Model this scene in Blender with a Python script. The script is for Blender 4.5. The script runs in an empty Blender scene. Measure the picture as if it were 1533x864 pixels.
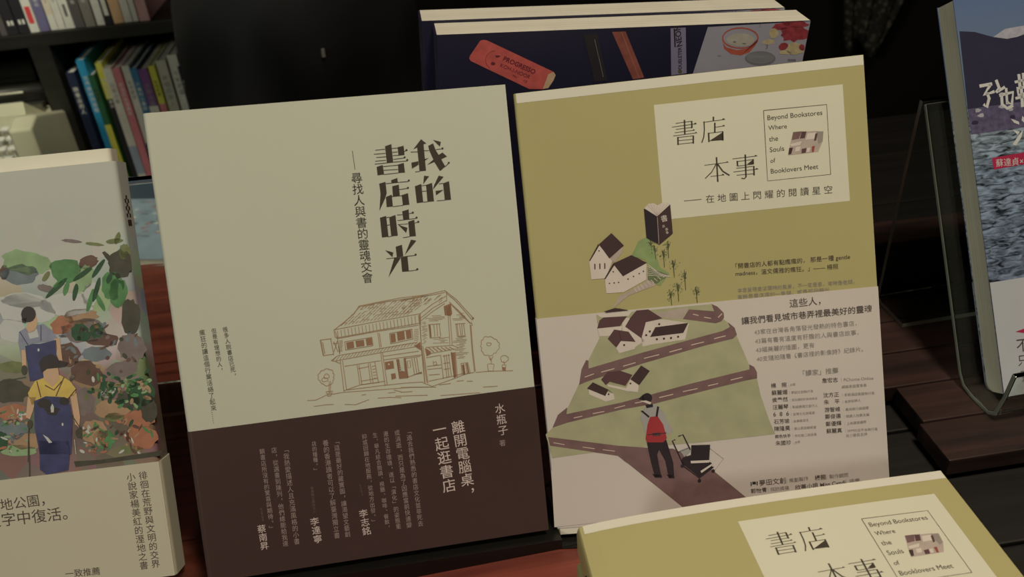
import bpy, bmesh, math, random
from mathutils import Vector, Matrix
random.seed(7)
S = bpy.context.scene
COL = S.collection
# ------------------------------------------------------------------ camera
CZ = 1.108                                   # camera height above the floor
FPX = 1300.0                                 # focal length in pixels of the 1533 px wide frame
R = Matrix(((0.9879, 0.1325, -0.0804), (-0.1391, 0.5297, -0.8367), (-0.0682, 0.8378, 0.5417)))
CAM = Vector((0, 0, CZ))
cd = bpy.data.cameras.new('camera'); cam = bpy.data.objects.new('camera', cd); COL.objects.link(cam)
cd.sensor_width = 36; cd.lens = FPX / 1533 * 36; cd.clip_start = .01
cam.matrix_world = Matrix.Translation(CAM) @ R.to_4x4()
cd.dof.use_dof = True; cd.dof.focus_distance = .45; cd.dof.aperture_fstop = 13.0
S.camera = cam
# ------------------------------------------------------------------ world, lamps, exposure
S.view_settings.view_transform = 'Standard'; S.view_settings.look = 'None'
S.view_settings.exposure = -0.08; S.view_settings.gamma = 1.0; S.view_settings.use_curve_mapping = False
w = bpy.data.worlds.new('world'); S.world = w; w.use_nodes = True
w.node_tree.nodes['Background'].inputs[0].default_value = (1.0, .93, .75, 1)
w.node_tree.nodes['Background'].inputs[1].default_value = .03
def area(name, loc, target, size, energy, color):
    l = bpy.data.lights.new(name, 'AREA'); l.shape = 'DISK'; l.size = size; l.energy = energy; l.color = color
    o = bpy.data.objects.new(name, l); COL.objects.link(o); o.location = loc
    o.rotation_euler = (Vector(target) - Vector(loc)).to_track_quat('-Z', 'Y').to_euler()
    return o
area('table_lamp_light', (.3, .04, 2.1), (.14, .1, .8), .25, 4.7, (1, .83, .55)).data.spread = math.radians(120)
area('aisle_lamp_light', (-.75, -.3, 2.45), (-.2, .4, .8), .5, .5, (.9, 1, .76))
area('left_lamp_light', (-1.3, -1.0, 1.72), (.1, .35, .85), .3, 7.5, (.97, .96, .70))
area('shelf_lamp_light', (-.1, .35, 2.2), (-.5, 1.25, .8), .2, 1.9, (1, .95, .68)).data.spread = math.radians(60)

# ------------------------------------------------------------------ helpers
def lin1(c):
    c /= 255.; return c / 12.92 if c <= .04045 else ((c + .055) / 1.055) ** 2.4
LT = (.52, .47, .33)
def P(r, g, b, k=1.0):                       # base colour of a surface seen as r,g,b under the lamps' tint
    return tuple(min(.85, lin1(c) / (l * k)) for c, l in zip((r, g, b), LT)) + (1,)
MATS = {}
def mat(name, col, rough=.6, var=.06, scale=60., bump=0., metal=0., spec=.4, coat=0.):
    if name in MATS: return MATS[name]
    m = bpy.data.materials.new(name); m.use_nodes = True; nt = m.node_tree; b = nt.nodes['Principled BSDF']
    b.inputs['Roughness'].default_value = rough; b.inputs['Metallic'].default_value = metal
    b.inputs['Specular IOR Level'].default_value = spec; b.inputs['Coat Weight'].default_value = coat
    tc = nt.nodes.new('ShaderNodeTexCoord'); n = nt.nodes.new('ShaderNodeTexNoise'); n.inputs['Scale'].default_value = scale
    n.inputs['Detail'].default_value = 4
    nt.links.new(tc.outputs['Object'], n.inputs['Vector'])
    r = nt.nodes.new('ShaderNodeValToRGB'); c = Vector(col[:3])
    r.color_ramp.elements[0].position = .3; r.color_ramp.elements[1].position = .7
    r.color_ramp.elements[0].color = (*(c * (1 - var)), 1); r.color_ramp.elements[1].color = (*(c * (1 + var)), 1)
    nt.links.new(n.outputs['Fac'], r.inputs['Fac']); nt.links.new(r.outputs['Color'], b.inputs['Base Color'])
    if bump:
        bn = nt.nodes.new('ShaderNodeBump'); bn.inputs['Strength'].default_value = bump; bn.inputs['Distance'].default_value = .001
        nt.links.new(n.outputs['Fac'], bn.inputs['Height']); nt.links.new(bn.outputs['Normal'], b.inputs['Normal'])
    MATS[name] = m; return m
def pages_mat(name, col):
    if name in MATS: return MATS[name]
    m = mat(name, col, .75, .05, 40); nt = m.node_tree; b = nt.nodes['Principled BSDF']
    tc = nt.nodes.new('ShaderNodeTexCoord'); mp = nt.nodes.new('ShaderNodeMapping'); mp.inputs['Scale'].default_value = (3, 3, 900)
    n = nt.nodes.new('ShaderNodeTexNoise'); n.inputs['Scale'].default_value = 2.; n.inputs['Detail'].default_value = 3
    nt.links.new(tc.outputs['Object'], mp.inputs[0]); nt.links.new(mp.outputs[0], n.inputs['Vector'])
    mx = nt.nodes.new('ShaderNodeMixRGB'); mx.blend_type = 'MULTIPLY'; mx.inputs[0].default_value = .3
    r = nt.nodes.new('ShaderNodeValToRGB'); r.color_ramp.elements[0].position = .35; r.color_ramp.elements[0].color = (.55, .5, .42, 1)
    r.color_ramp.elements[1].position = .6
    nt.links.new(n.outputs['Fac'], r.inputs[0]); src = b.inputs['Base Color'].links[0].from_socket
    nt.links.new(src, mx.inputs[1]); nt.links.new(r.outputs[0], mx.inputs[2]); nt.links.new(mx.outputs[0], b.inputs['Base Color'])
    bn = nt.nodes.new('ShaderNodeBump'); bn.inputs['Strength'].default_value = .3; bn.inputs['Distance'].default_value = .0003
    nt.links.new(n.outputs['Fac'], bn.inputs['Height']); nt.links.new(bn.outputs['Normal'], b.inputs['Normal'])
    return m
def wood_mat(name, c1, c2, rough=.45, sc=(3, 40, 40)):
    if name in MATS: return MATS[name]
    m = bpy.data.materials.new(name); m.use_nodes = True; nt = m.node_tree; b = nt.nodes['Principled BSDF']
    tc = nt.nodes.new('ShaderNodeTexCoord'); mp = nt.nodes.new('ShaderNodeMapping'); mp.inputs['Scale'].default_value = sc
    n = nt.nodes.new('ShaderNodeTexNoise'); n.inputs['Scale'].default_value = 2.5; n.inputs['Detail'].default_value = 8; n.inputs['Distortion'].default_value = .6
    oi = nt.nodes.new('ShaderNodeObjectInfo'); ad = nt.nodes.new('ShaderNodeVectorMath'); ad.operation = 'ADD'
    nt.links.new(tc.outputs['Object'], ad.inputs[0]); nt.links.new(oi.outputs['Random'], ad.inputs[1]); nt.links.new(ad.outputs[0], mp.inputs[0])
    r = nt.nodes.new('ShaderNodeValToRGB'); r.color_ramp.elements[0].position = .3; r.color_ramp.elements[1].position = .72
    r.color_ramp.elements[0].color = c1; r.color_ramp.elements[1].color = c2
    nt.links.new(mp.outputs[0], n.inputs['Vector']); nt.links.new(n.outputs['Fac'], r.inputs[0]); nt.links.new(r.outputs[0], b.inputs['Base Color'])
    b.inputs['Roughness'].default_value = rough
    bn = nt.nodes.new('ShaderNodeBump'); bn.inputs['Strength'].default_value = .25; bn.inputs['Distance'].default_value = .001
    nt.links.new(n.outputs['Fac'], bn.inputs['Height']); nt.links.new(bn.outputs['Normal'], b.inputs['Normal'])
    MATS[name] = m; return m
def acrylic():
    if 'acrylic' in MATS: return MATS['acrylic']
    m = bpy.data.materials.new('acrylic'); m.use_nodes = True; b = m.node_tree.nodes['Principled BSDF']
    b.inputs['Base Color'].default_value = (.86, .92, .88, 1); b.inputs['Transmission Weight'].default_value = 1
    b.inputs['Roughness'].default_value = .03; b.inputs['IOR'].default_value = 1.47
    MATS['acrylic'] = m; return m

def obj(name, verts, faces, mats, parent=None, fm=None, smooth=False):
    me = bpy.data.meshes.new(name); me.from_pydata([tuple(v) for v in verts], [], faces)
    for m in (mats if isinstance(mats, (list, tuple)) else [mats]): me.materials.append(m)
    if fm: me.polygons.foreach_set('material_index', fm)
    if smooth: me.polygons.foreach_set('use_smooth', [True] * len(me.polygons))
    me.update(); o = bpy.data.objects.new(name, me); COL.objects.link(o)
    if parent: o.parent = parent
    return o
def tag(o, label=None, cat=None, group=None, kind=None):
    if label: o['label'] = label
    if cat: o['category'] = cat
    if group: o['group'] = group
    if kind: o['kind'] = kind
    return o
def empty(name, mw, label, cat, group=None):
    o = bpy.data.objects.new(name, None); COL.objects.link(o); o.empty_display_size = .02
    o.matrix_world = mw; return tag(o, label, cat, group)
class MB:                                    # mesh collector
    def __init__(s): s.v = []; s.f = []; s.m = []
    def add(s, vs, fs, m=0):
        n = len(s.v); s.v += [tuple(v) for v in vs]; s.f += [tuple(i + n for i in f) for f in fs]; s.m += [m] * len(fs); return s
    def box(s, x0, x1, y0, y1, z0, z1, m=0, c=0.):
        if c <= 0:
            vs = [(x, y, z) for x in (x0, x1) for y in (y0, y1) for z in (z0, z1)]
            return s.add(vs, [(0, 1, 3, 2), (4, 6, 7, 5), (0, 4, 5, 1), (2, 3, 7, 6), (0, 2, 6, 4), (1, 5, 7, 3)], m)
        bm = bmesh.new(); bmesh.ops.create_cube(bm, size=1)
        for v in bm.verts: v.co = Vector(((x0 + x1) / 2 + v.co.x * (x1 - x0), (y0 + y1) / 2 + v.co.y * (y1 - y0), (z0 + z1) / 2 + v.co.z * (z1 - z0)))
        bmesh.ops.bevel(bm, geom=bm.edges[:], offset=c, segments=2, affect='EDGES', profile=.6)
        bm.verts.index_update(); s.add([v.co[:] for v in bm.verts], [[v.index for v in f.verts] for f in bm.faces], m); bm.free(); return s
    def prism(s, prof, a, b, axis='y', m=0): # closed 2D profile extruded; prof in the two other axes
        def mk(p, t):
            return {'y': (p[0], t, p[1]), 'x': (t, p[0], p[1]), 'z': (p[0], p[1], t)}[axis]
        n = len(prof); vs = [mk(p, a) for p in prof] + [mk(p, b) for p in prof]
        fs = [(i, (i + 1) % n, n + (i + 1) % n, n + i) for i in range(n)] + [tuple(range(n))[::-1], tuple(range(n, 2 * n))]
        return s.add(vs, fs, m)
    def tube(s, pts, r, n=10, m=0):
        pts = [Vector(p) for p in pts]; rr = r if isinstance(r, (list, tuple)) else [r] * len(pts)
        vs = []; up = Vector((0, 0, 1))
        for i, p in enumerate(pts):
            d = (pts[min(i + 1, len(pts) - 1)] - pts[max(i - 1, 0)]).normalized()
            u = d.cross(up if abs(d.z) < .9 else Vector((1, 0, 0))).normalized(); q = d.cross(u)
            vs += [p + (u * math.cos(2 * math.pi * k / n) + q * math.sin(2 * math.pi * k / n)) * rr[i] for k in range(n)]
        L = len(pts); fs = [(i * n + k, i * n + (k + 1) % n, (i + 1) * n + (k + 1) % n, (i + 1) * n + k) for i in range(L - 1) for k in range(n)]
        fs += [tuple(range(n))[::-1], tuple((L - 1) * n + k for k in range(n))]
        return s.add(vs, fs, m)
    def build(s, name, mats, parent=None, smooth=False): return obj(name, s.v, s.f, mats, parent, s.m, smooth)

def ray(u, v): return R @ Vector(((u - 766.5) / FPX, (432 - v) / FPX, -1))
def on_z(u, v, z): d = ray(u, v); return CAM + d * ((z - CZ) / d.z)
def on_y(u, v, y): d = ray(u, v); return CAM + d * (y / d.y)
def frame(o, x, y):
    x = Vector(x).normalized(); y = (Vector(y) - x * Vector(y).dot(x)).normalized(); n = x.cross(y)
    m = Matrix((x, y, n)).transposed().to_4x4(); m.translation = Vector(o); return m
def lean_frame(o, yaw, lean):
    a = math.radians(yaw); l = math.radians(lean)
    x = Vector((math.cos(a), math.sin(a), 0)); back = Vector((-math.sin(a), math.cos(a), 0))
    return frame(o, x, Vector((0, 0, 1)) * math.cos(l) + back * math.sin(l))
def px2loc(mw):                              # photograph point -> point on the cover's own plane, in metres
    inv = mw.inverted()
    def f(u, v):
        o = inv @ CAM; d = inv.to_3x3() @ ray(u, v); t = -o.z / d.z
        return Vector((o.x + d.x * t, o.y + d.y * t))
    return f
def T(ox, oy, s): return lambda pts: [(ox + a / s, oy + b / s) for a, b in pts]
ID = lambda pts: pts

class Art:                                   # flat print collected in the plane of a cover
    def __init__(s, p2l): s.p = p2l; s.parts = []; s.mats = []
    def mi(s, m):
        if m not in s.mats: s.mats.append(m)
        return s.mats.index(m)
    def poly(s, pts, m, layer=0, tr=ID):
        s.parts.append(([s.p(*q) for q in tr(pts)], [tuple(range(len(pts)))], s.mi(m), layer)); return s
    def line(s, pts, wpx, m, layer=0, tr=ID, taper=False, k=None):
        q = [s.p(*a) for a in tr(pts)]; k = k or .0003
        n = len(q); L = []; Rr = []
        for i, p in enumerate(q):
            d = (q[min(i + 1, n - 1)] - q[max(i - 1, 0)]); d = d.normalized() if d.length else Vector((1, 0)); nn = Vector((-d.y, d.x))
            ww = wpx * k / 2 * ((1 - .8 * i / (n - 1)) if taper else 1)
            L.append(p + nn * ww); Rr.append(p - nn * ww)
        vs = L + Rr; fs = [(i, i + 1, n + i + 1, n + i) for i in range(n - 1)]
        s.parts.append((vs, fs, s.mi(m), layer)); return s
    def lines(s, segs, wpx, m, layer=0, tr=ID):
        for g in segs: s.line(g, wpx, m, layer, tr)
        return s
    def dot(s, c, r, m, layer=0, tr=ID, ry=None, n=12, jit=0., rot=0.):
        ry = ry or r; pts = []
        for i in range(n):
            a = 2 * math.pi * i / n; j = 1 + random.uniform(-jit, jit)
            x = math.cos(a) * r * j; y = math.sin(a) * ry * j
            pts.append((c[0] + x * math.cos(rot) - y * math.sin(rot), c[1] + x * math.sin(rot) + y * math.cos(rot)))
        return s.poly(pts, m, layer, tr)
    def glyphs(s, g, place, m, layer=0):
        vs, fs = g; s.parts.append(([place(Vector(v)) for v in vs], fs, s.mi(m), layer)); return s
    def hline(s, text, a, b, m, layer=1, tr=ID, bold=0., squash=1.):
        a, b = [s.p(*q) for q in tr([a, b])]; vs, fs, x0, x1 = glyph(text, bold); d = b - a; k = d.length / (x1 - x0)
        ex = d.normalized(); ey = Vector((-ex.y, ex.x))
        return s.glyphs((vs, fs), lambda v: a + ex * ((v.x - x0) * k) + ey * (v.y * k * squash), m, layer)
    def vcol(s, text, a, b, m, layer=1, tr=ID, bold=0., fill=.98, wid=1.):
        a, b = [s.p(*q) for q in tr([a, b])]; d = b - a; n = len(text); pitch = d.length / n; dn = d.normalized()
        ex = Vector((-dn.y, dn.x)); em = pitch * fill
        if ex.x < 0: ex = -ex
        ey = -dn
        for i, ch in enumerate(text):
            if ch == '　': continue
            vs, fs, x0, x1 = glyph(ch, bold); c = a + dn * (pitch * (i + .5))
            if ch in '—…「」｜':
                g = lambda v, c=c: c + ex * ((v.y - .38) * em) - ey * ((v.x - .5) * em)
            elif ch in '，、。':
                g = lambda v, c=c: c + ex * (v.x * em * wid + .05 * em) + ey * (v.y * em + .05 * em)
            else:
                g = lambda v, c=c: c + ex * ((v.x - .5) * em * wid) + ey * ((v.y - .38) * em)
            s.glyphs((vs, fs), g, m, layer)
        return s
    def build(s, name, parent, z, bend=None):
        V = []; F = []; FM = []
        for vs, fs, mi, layer in s.parts:
            n = len(V)
            for v in vs:
                zz = z + layer * 4e-5
                V.append((v.x, v.y, zz + (bend(v.x) if bend else 0)))
            F += [tuple(i + n for i in f) for f in fs]; FM += [mi] * len(fs)
        o = obj(name, V, F, s.mats, parent, FM)
        # make every face look outwards
        me = o.data; me.update(); bm = bmesh.new(); bm.from_mesh(me)
        fl = [f for f in bm.faces if f.normal.z < 0]; bmesh.ops.reverse_faces(bm, faces=fl); bm.to_mesh(me); bm.free()
        return o
GC = {}
def glyph(text, bold=0.):
    k = (text, bold)
    if k in GC: return GC[k]
    c = bpy.data.curves.new('t', 'FONT'); c.body = text; c.size = 1; c.resolution_u = 3; c.offset = bold
    o = bpy.data.objects.new('t', c); COL.objects.link(o)
    dg = bpy.context.evaluated_depsgraph_get(); me = bpy.data.meshes.new_from_object(o.evaluated_get(dg))
    vs = [(v.co.x, v.co.y) for v in me.vertices]; fs = [tuple(p.vertices) for p in me.polygons]
    xs = [v[0] for v in vs] or [0, 1]
    bpy.data.objects.remove(o); bpy.data.curves.remove(c); bpy.data.meshes.remove(me)
    GC[k] = (vs, fs, min(xs), max(xs)); return GC[k]

# ------------------------------------------------------------------ the room
ZT = .75; ZP = .765
dark_wall = mat('dark_wall_paint', (.012, .011, .012, 1), .9, .2, 3)
floor_m = wood_mat('floor_boards', (.012, .008, .006, 1), (.03, .018, .012, 1), .6)
def struct(name, x0, x1, y0, y1, z0, z1, m):
    return tag(MB().box(x0, x1, y0, y1, z0, z1).build(name, m), kind='structure')
struct('floor', -2.6, 2.6, -1.8, 1.7, -.05, 0, floor_m)
struct('ceiling', -2.6, 2.6, -1.8, 1.7, 2.75, 2.8, dark_wall)
struct('wall_back', -2.6, 2.6, 1.62, 1.7, 0, 2.75, dark_wall)
struct('wall_left', -2.7, -2.6, -1.8, 1.7, 0, 2.75, dark_wall)
struct('wall_right', 2.6, 2.7, -1.8, 1.7, 0, 2.75, dark_wall)
struct('wall_front', -2.6, 2.6, -1.9, -1.8, 0, 2.75, dark_wall)

# ---- tables
red_wood = wood_mat('reddish_table_wood', P(72, 30, 22), P(118, 54, 38), .4)
dark_wood = wood_mat('dark_plank_wood', P(24, 16, 14), P(54, 36, 29), .45)
black_top = wood_mat('black_table_wood', (.006, .006, .008, 1), (.014, .013, .016, 1), .6)
def table(name, x0, x1, y0, y1, zt, m, label, nplank):
    t = empty(name, Matrix.Translation(((x0 + x1) / 2, (y0 + y1) / 2, 0)), label, 'table')
    hx, hy = (x1 - x0) / 2, (y1 - y0) / 2; wv = 2 * hy / nplank; me = None
    for i in range(nplank):
        if me is None:
            o = MB().box(-hx, hx, .0008, wv - .0008, -.026, 0, c=.0012).build('tabletop_plank', m, t); me = o.data
        else:
            o = bpy.data.objects.new('tabletop_plank', me); COL.objects.link(o); o.parent = t
        o.location = (0, -hy + i * wv, zt)
    MB().box(-hx + .03, hx - .03, -hy + .03, -hy + .055, zt - .11, zt - .026).box(-hx + .03, hx - .03, hy - .055, hy - .03, zt - .11, zt - .026) \
        .box(-hx + .03, -hx + .055, -hy + .055, hy - .055, zt - .11, zt - .026).box(hx - .055, hx - .03, -hy + .055, hy - .055, zt - .11, zt - .026).build('apron', m, t)
    for sx in (-1, 1):
        for sy in (-1, 1):
            cx, cy = sx * (hx - .06), sy * (hy - .06)
            MB().box(cx - .025, cx + .025, cy - .025, cy + .025, 0, zt - .026, c=.003).build('leg', m, t)
    return t
table('display_table', -1.0, .196, .0, .78, ZT, red_wood, 'reddish brown wooden display table under the left and middle books', 9)
table('display_table', .2, 1.25, .0, .78, ZT, black_top, 'black wooden display table on the right, under the plank board', 9)
pb = empty('plank_board', Matrix.Translation((.255, .305, ZT)), 'dark brown plank board lying on the black table under the clear stand', 'board')
me = None; ny = 8; wy = .25 / ny
for i in range(ny):
    if me is None:
        o = MB().box(0, .62, .0005, wy - .0005, .004, .015, c=.0009).build('plank', dark_wood, pb); me = o.data
    else:
        o = bpy.data.objects.new('plank', me); COL.objects.link(o); o.parent = pb
    o.location = (0.004 * math.sin(i * 2.3), i * wy, 0.0004 * math.sin(i * 3.1))
for k in (.04, .3, .56): MB().box(k, k + .02, .004, .246, 0, .0042).build('batten', dark_wood, pb)

# ------------------------------------------------------------------ books
paper_white = P(168, 160, 134)
def u_profile(W, Tk, th, side, inset=0., out=0., z1=0.):
    # closed profile (x,z): front board at z 0..-th, spine, back board
    def r_arc(cx, cz, rad, a0, a1, n=5): return [(cx + rad * math.cos(math.radians(a0 + (a1 - a0) * i / n)), cz + rad * math.sin(math.radians(a0 + (a1 - a0) * i / n))) for i in range(n + 1)]
    r = min(.0022, Tk * .3) + out; f = z1 + out; bk = -Tk - out; x0 = -out
    outer = [(W, f)] + r_arc(x0 + r, f - r, r, 90, 180) + r_arc(x0 + r, bk + r, r, 180, 270) + [(W, bk)]
    inner = [(W, bk + th), (x0 + th + .0006, bk + th), (x0 + th + .0006, f - th), (W, f - th)]
    p = outer + inner
    if side == 'R': p = [(W - a, b) for a, b in p][::-1]
    return p
def book_body(t, W, H, Tk, cover, pages, side='L', th=.0005, gap=.0004):
    MB().prism(u_profile(W, Tk, th, side), 0, H).build('cover', cover, t)
    a, b = (th + .0008, W - gap) if side == 'L' else (gap, W - th - .0008)
    MB().box(a, b, gap * .6, H - gap * .6, -Tk + th + .0001, -th - .0001).build('page_block', pages, t)
pages_m = pages_mat('page_edges', P(196, 188, 158))

# ---- book A: pale cover, brown band
OA = Vector((-.0408, .4047, -.1418 + CZ)); xA = Vector((.9978, .0421, -.0504)); yA = Vector((.0262, .4493, .893))
WA, HA, TA = .17, .2264, .014
mwA = frame(OA - xA * WA / 2 - yA * HA, xA, yA); fA = px2loc(mwA)
A = empty('book', mwA, 'pale grey-green paperback with a brown line drawing of a shophouse, on a black easel', 'book')
coverA = mat('pale_green_cover', P(161, 158, 133), .5, .02, 8)
bandA = mat('brown_band_paper', P(56, 40, 35), .42, .05, 12)
ink = mat('dark_brown_ink', P(52, 44, 34), .6, .05); sepia = mat('sepia_ink', P(134, 108, 78), .7, .08); sepia_f = mat('sepia_fill', P(120, 88, 64), .7, .08)
grey_ink = mat('grey_ink', P(72, 68, 54), .7); pale_ink = mat('pale_ink', P(168, 150, 134), .6); faint_ink = mat('faint_pale_ink', P(128, 110, 98), .6)
faint2 = mat('faint_brown_ink', P(92, 74, 64), .6)
book_body(A, WA, HA, TA, coverA, pages_m, 'L')
# band height at left/right
bl = fA(284, 645); br = fA(802, 580); hb = (bl.y + br.y) / 2
bA = MB().prism(u_profile(WA + .0002, TA, .0002, 'L', out=.0003), -.0001, hb).build('paper_band', bandA, A)
bA['label'] = 'dark brown paper band'
a = Art(fA); t1 = T(550, 190, 7.2); t2 = T(550, 300, 7.2)
PG1 = [
 [(190,210),(258,185),(278,382),(210,386)], [(325,220),(390,203),(400,303),(335,310)],
 [(100,432),(165,410),(180,512),(110,522)], [(330,405),(392,388),(405,492),(335,497)],
 [(495,242),(578,133),(635,178),(605,186),(632,472),(562,478),(537,222)],
 [(655,205),(708,178),(735,250),(768,302),(810,276),(858,320),(795,348),(840,428),(783,475),(722,378),(645,410),(712,352),(670,260)],
 [(707,140),(793,162),(782,212)], [(475,385),(550,370),(550,408),(480,450)], [(610,348),(662,335),(618,365)],
 [(255,575),(322,550),(328,600),(262,608)], [(128,612),(195,592),(208,715),(192,768),(130,905),(142,720)],
 [(268,640),(338,622),(350,742),(275,752)], [(200,755),(262,730),(275,858),(208,864)], [(370,735),(438,715),(453,838),(383,846)],
 [(610,527),(665,532),(602,618)], [(512,640),(580,615),(602,812),(533,822)], [(632,625),(697,604),(718,802),(648,808)],
 [(768,525),(822,538),(715,665),(706,672),(720,628)], [(815,608),(880,585),(902,785),(835,790)], [(735,690),(820,678),(740,738)]]
LN1 = [[(85,252),(190,240)],[(265,232),(330,228)],[(70,295),(195,285)],[(270,275),(325,270)],[(395,268),(422,252)],[(95,330),(205,322)],[(275,310),(335,306)],
 [(85,370),(200,360)],[(280,350),(400,335)],[(80,402),(210,388),(430,366)],[(170,428),(330,412)],[(175,468),(332,458)],[(178,514),(335,495)],
 [(468,272),(540,268)],[(608,258),(665,255)],[(735,245),(810,235)],[(838,428),(878,392)],[(515,485),(565,480)],[(200,612),(440,588)],[(345,675),(435,662)],
 [(262,752),(372,742)],[(275,860),(385,845)],[(582,635),(635,628)],[(590,695),(640,690)],[(600,812),(650,806)],[(770,615),(815,608)],[(750,797),(835,790)]]
DT1 = [(422,250),(402,328),(430,357),(810,232),(877,387),(447,578),(437,657)]
PG2 = [[(135,188),(202,167),(228,392),(158,400)],[(235,182),(302,157),(328,380),(258,388)],[(375,118),(444,97),(453,205),(387,210)],[(440,230),(505,208),(523,385),(455,390)],
 [(335,265),(432,295),(418,350)],[(305,500),(372,478),(387,602),(318,612)],[(193,538),(280,562),(270,612)],[(470,423),(527,435),(403,590)],[(290,622),(360,618),(228,828)],[(360,618),(432,605),(447,765),(375,770)]]
LN2 = [[(203,188),(238,180)],[(215,268),(245,262)],[(225,394),(258,386)],[(320,158),(378,155)],[(448,143),(485,136)],[(325,218),(525,195)],[(330,262),(440,252)],[(510,245),(545,235)],[(385,402),(455,392)],
 [(205,630),(515,592)],[(445,762),(535,750)]]
DT2 = [(490,132),(530,186),(549,231),(520,585),(538,742)]
for p in PG1: a.poly(p, ink, 1, t1)
for p in PG2: a.poly(p, ink, 1, t2)
a.lines(LN1, 1.0, ink, 1, t1).lines(LN2, 1.0, ink, 1, t2)
for c in DT1: a.dot(c, 11, ink, 1, t1)
for c in DT2: a.dot(c, 11.5, ink, 1, t2)
a.build('title_lettering', A, .0001)
a = Art(fA)
a.line([(527.5, 226), (531.5, 254)], .7, ink, 1)
a.vcol('尋找人與書的靈魂交會', (533, 258), (551, 424), ink, fill=1.02)
a.build('subtitle_lettering', A, .0001)
a = Art(fA)
a.vcol('很多人說書店已死，', (336.5, 489), (351, 566), grey_ink, wid=.9)
a.vcol('但是有理想的人，', (319.5, 491), (331, 558), grey_ink, wid=.9)
a.vcol('瘋狂的讓這個行業活絡了起來……', (302, 493), (323, 634), grey_ink, wid=.9)
a.build('teaser_lettering', A, .0001)
# band lettering
a = Art(fA)
a.vcol('水瓶子', (747, 603), (754, 652), pale_ink, fill=.95)
a.vcol('著', (751.5, 658), (752.5, 668), faint_ink)
a.vcol('離開電腦桌，', (684, 629), (704, 747), pale_ink, fill=1.0, bold=.004)
a.vcol('一起逛書店', (656, 632), (674, 737), pale_ink, fill=.98, bold=.004)
for tx, p, q in (('「過去我們熟悉的書店文化並非死去', (611, 641), (630, 788)), ('或消逝，而只是為了因應當前快速變', (594, 643), (613, 790)),
                 ('遷的生存環境，遂以「演化」的姿態重', (577, 645), (597, 792)), ('生，舉凡結合閱讀、視聽、咖啡、餐飲，', (561, 647), (581, 793)),
                 ('抑或回歸在地服務，從地方出發。」', (545, 649), (561, 785)),
                 ('「這是最好的藏寶圖，讓渴望文藝創', (503, 656), (521, 804)), ('養的香港讀者可以了解臺灣獨立書', (487, 658), (505, 806)), ('店的種種。」', (470, 660), (474, 708)),
                 ('「我熱愛描述人且充滿風格的小書', (427, 668), (445, 815)), ('店，從選書到陳列，他們總能給我連', (410, 669), (428, 818)), ('鎖書店所沒有的驚喜與期待。」', (392, 671), (408, 795))):
    a.vcol(tx, p, q, faint_ink, fill=.98, wid=.9)
for tx, p, q in (('書店評論作家', (539, 725), (543, 742)), ('香港獨立書店主人', (467, 728), (471, 768)), ('獨立書店讀者', (391, 760), (394, 780))): a.vcol(tx, p, q, faint2)
for tx, p, q in (('李志銘', (543, 762), (550, 801)), ('李達寧', (470, 774), (477, 813)), ('蔡南昇', (391, 785), (397, 823))): a.vcol(tx, p, q, pale_ink, bold=.004)
o = a.build('band_lettering', A, .0004); o['label'] = 'pale printed lettering'
# ---- line drawing of the shophouse
a = Art(fA); k4 = T(460, 430, 4.55); k5 = T(600, 430, 4.55)
H4 = [[(182,292),(260,230),(320,180),(352,128)],[(352,128),(500,98),(640,72),(819,50)],[(348,133),(500,104),(819,58)],[(182,292),(190,340),(210,342)],[(182,290),(480,232),(770,180)],[(190,300),(205,340)],
 [(195,346),(500,290),(765,245)],[(205,350),(480,300),(760,258)],[(205,340),(222,455)],[(222,455),(212,400)],[(164,500),(210,465),(480,420),(750,375)],[(164,500),(190,505),(225,520)],[(190,502),(500,445),(770,400)],
 [(225,500),(250,710)],[(240,500),(268,700)],[(255,538),(500,500)],[(250,705),(360,665),(530,640)],[(0,772),(60,768),(130,735),(250,715),(530,695),(700,682),(819,680)],[(268,700),(520,668),(700,650),(790,645)],
 [(500,440),(530,672)],[(512,440),(545,668)],[(520,470),(760,435)],[(520,495),(780,460)],[(88,360),(108,465)],[(92,362),(112,462)],[(88,360),(165,350)],[(160,350),(180,460)],[(108,466),(180,456)],[(105,375),(120,455)],
 [(180,370),(210,440)],[(205,365),(182,440)],[(175,385),(208,380)],[(480,310),(495,410)],[(490,310),(505,408)],[(255,372),(440,340)],[(262,428),(448,398)],[(255,372),(262,428)],[(440,340),(448,398)],
 [(560,315),(715,285)],[(568,385),(722,352)],[(560,315),(568,385)],[(712,285),(720,355)],[(340,530),(358,662)],[(352,530),(372,660)],[(415,520),(432,650)],[(428,518),(448,648)],[(460,510),(485,648)],[(345,555),(420,540)],[(365,640),(480,620)],
 [(440,540),(462,535)],[(443,560),(466,556)],[(446,580),(468,577)],[(450,600),(472,597)],[(452,620),(476,617)],[(360,665),(490,648)],
 [(608,490),(628,622)],[(668,480),(688,618)],[(670,485),(770,470)],[(680,505),(700,500),(705,545),(686,550),(680,505)],[(712,485),(730,590)],[(745,480),(762,590)],[(728,480),(748,592)],[(690,610),(780,580)],
 [(765,180),(780,450),(800,655)],[(778,400),(815,650)],[(770,180),(773,258)],[(45,812),(130,800),(180,798)],[(255,798),(330,800),(420,765)],[(370,735),(400,730)],[(480,755),(560,750),(640,752)],[(590,700),(640,712)],[(600,742),(819,735)],[(550,720),(600,715)]]
a.lines(H4, 1.1, sepia, 1, k4)
for i in range(24):                                    # eave tiles
    x = 205 + i * 24; y0 = 338 - (i * 24) * .165; hgt = 44 + i * .6
    a.line([(x, y0 - hgt + 2), (x + 6, y0 + 2)], .9, sepia, 1, k4)
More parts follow.
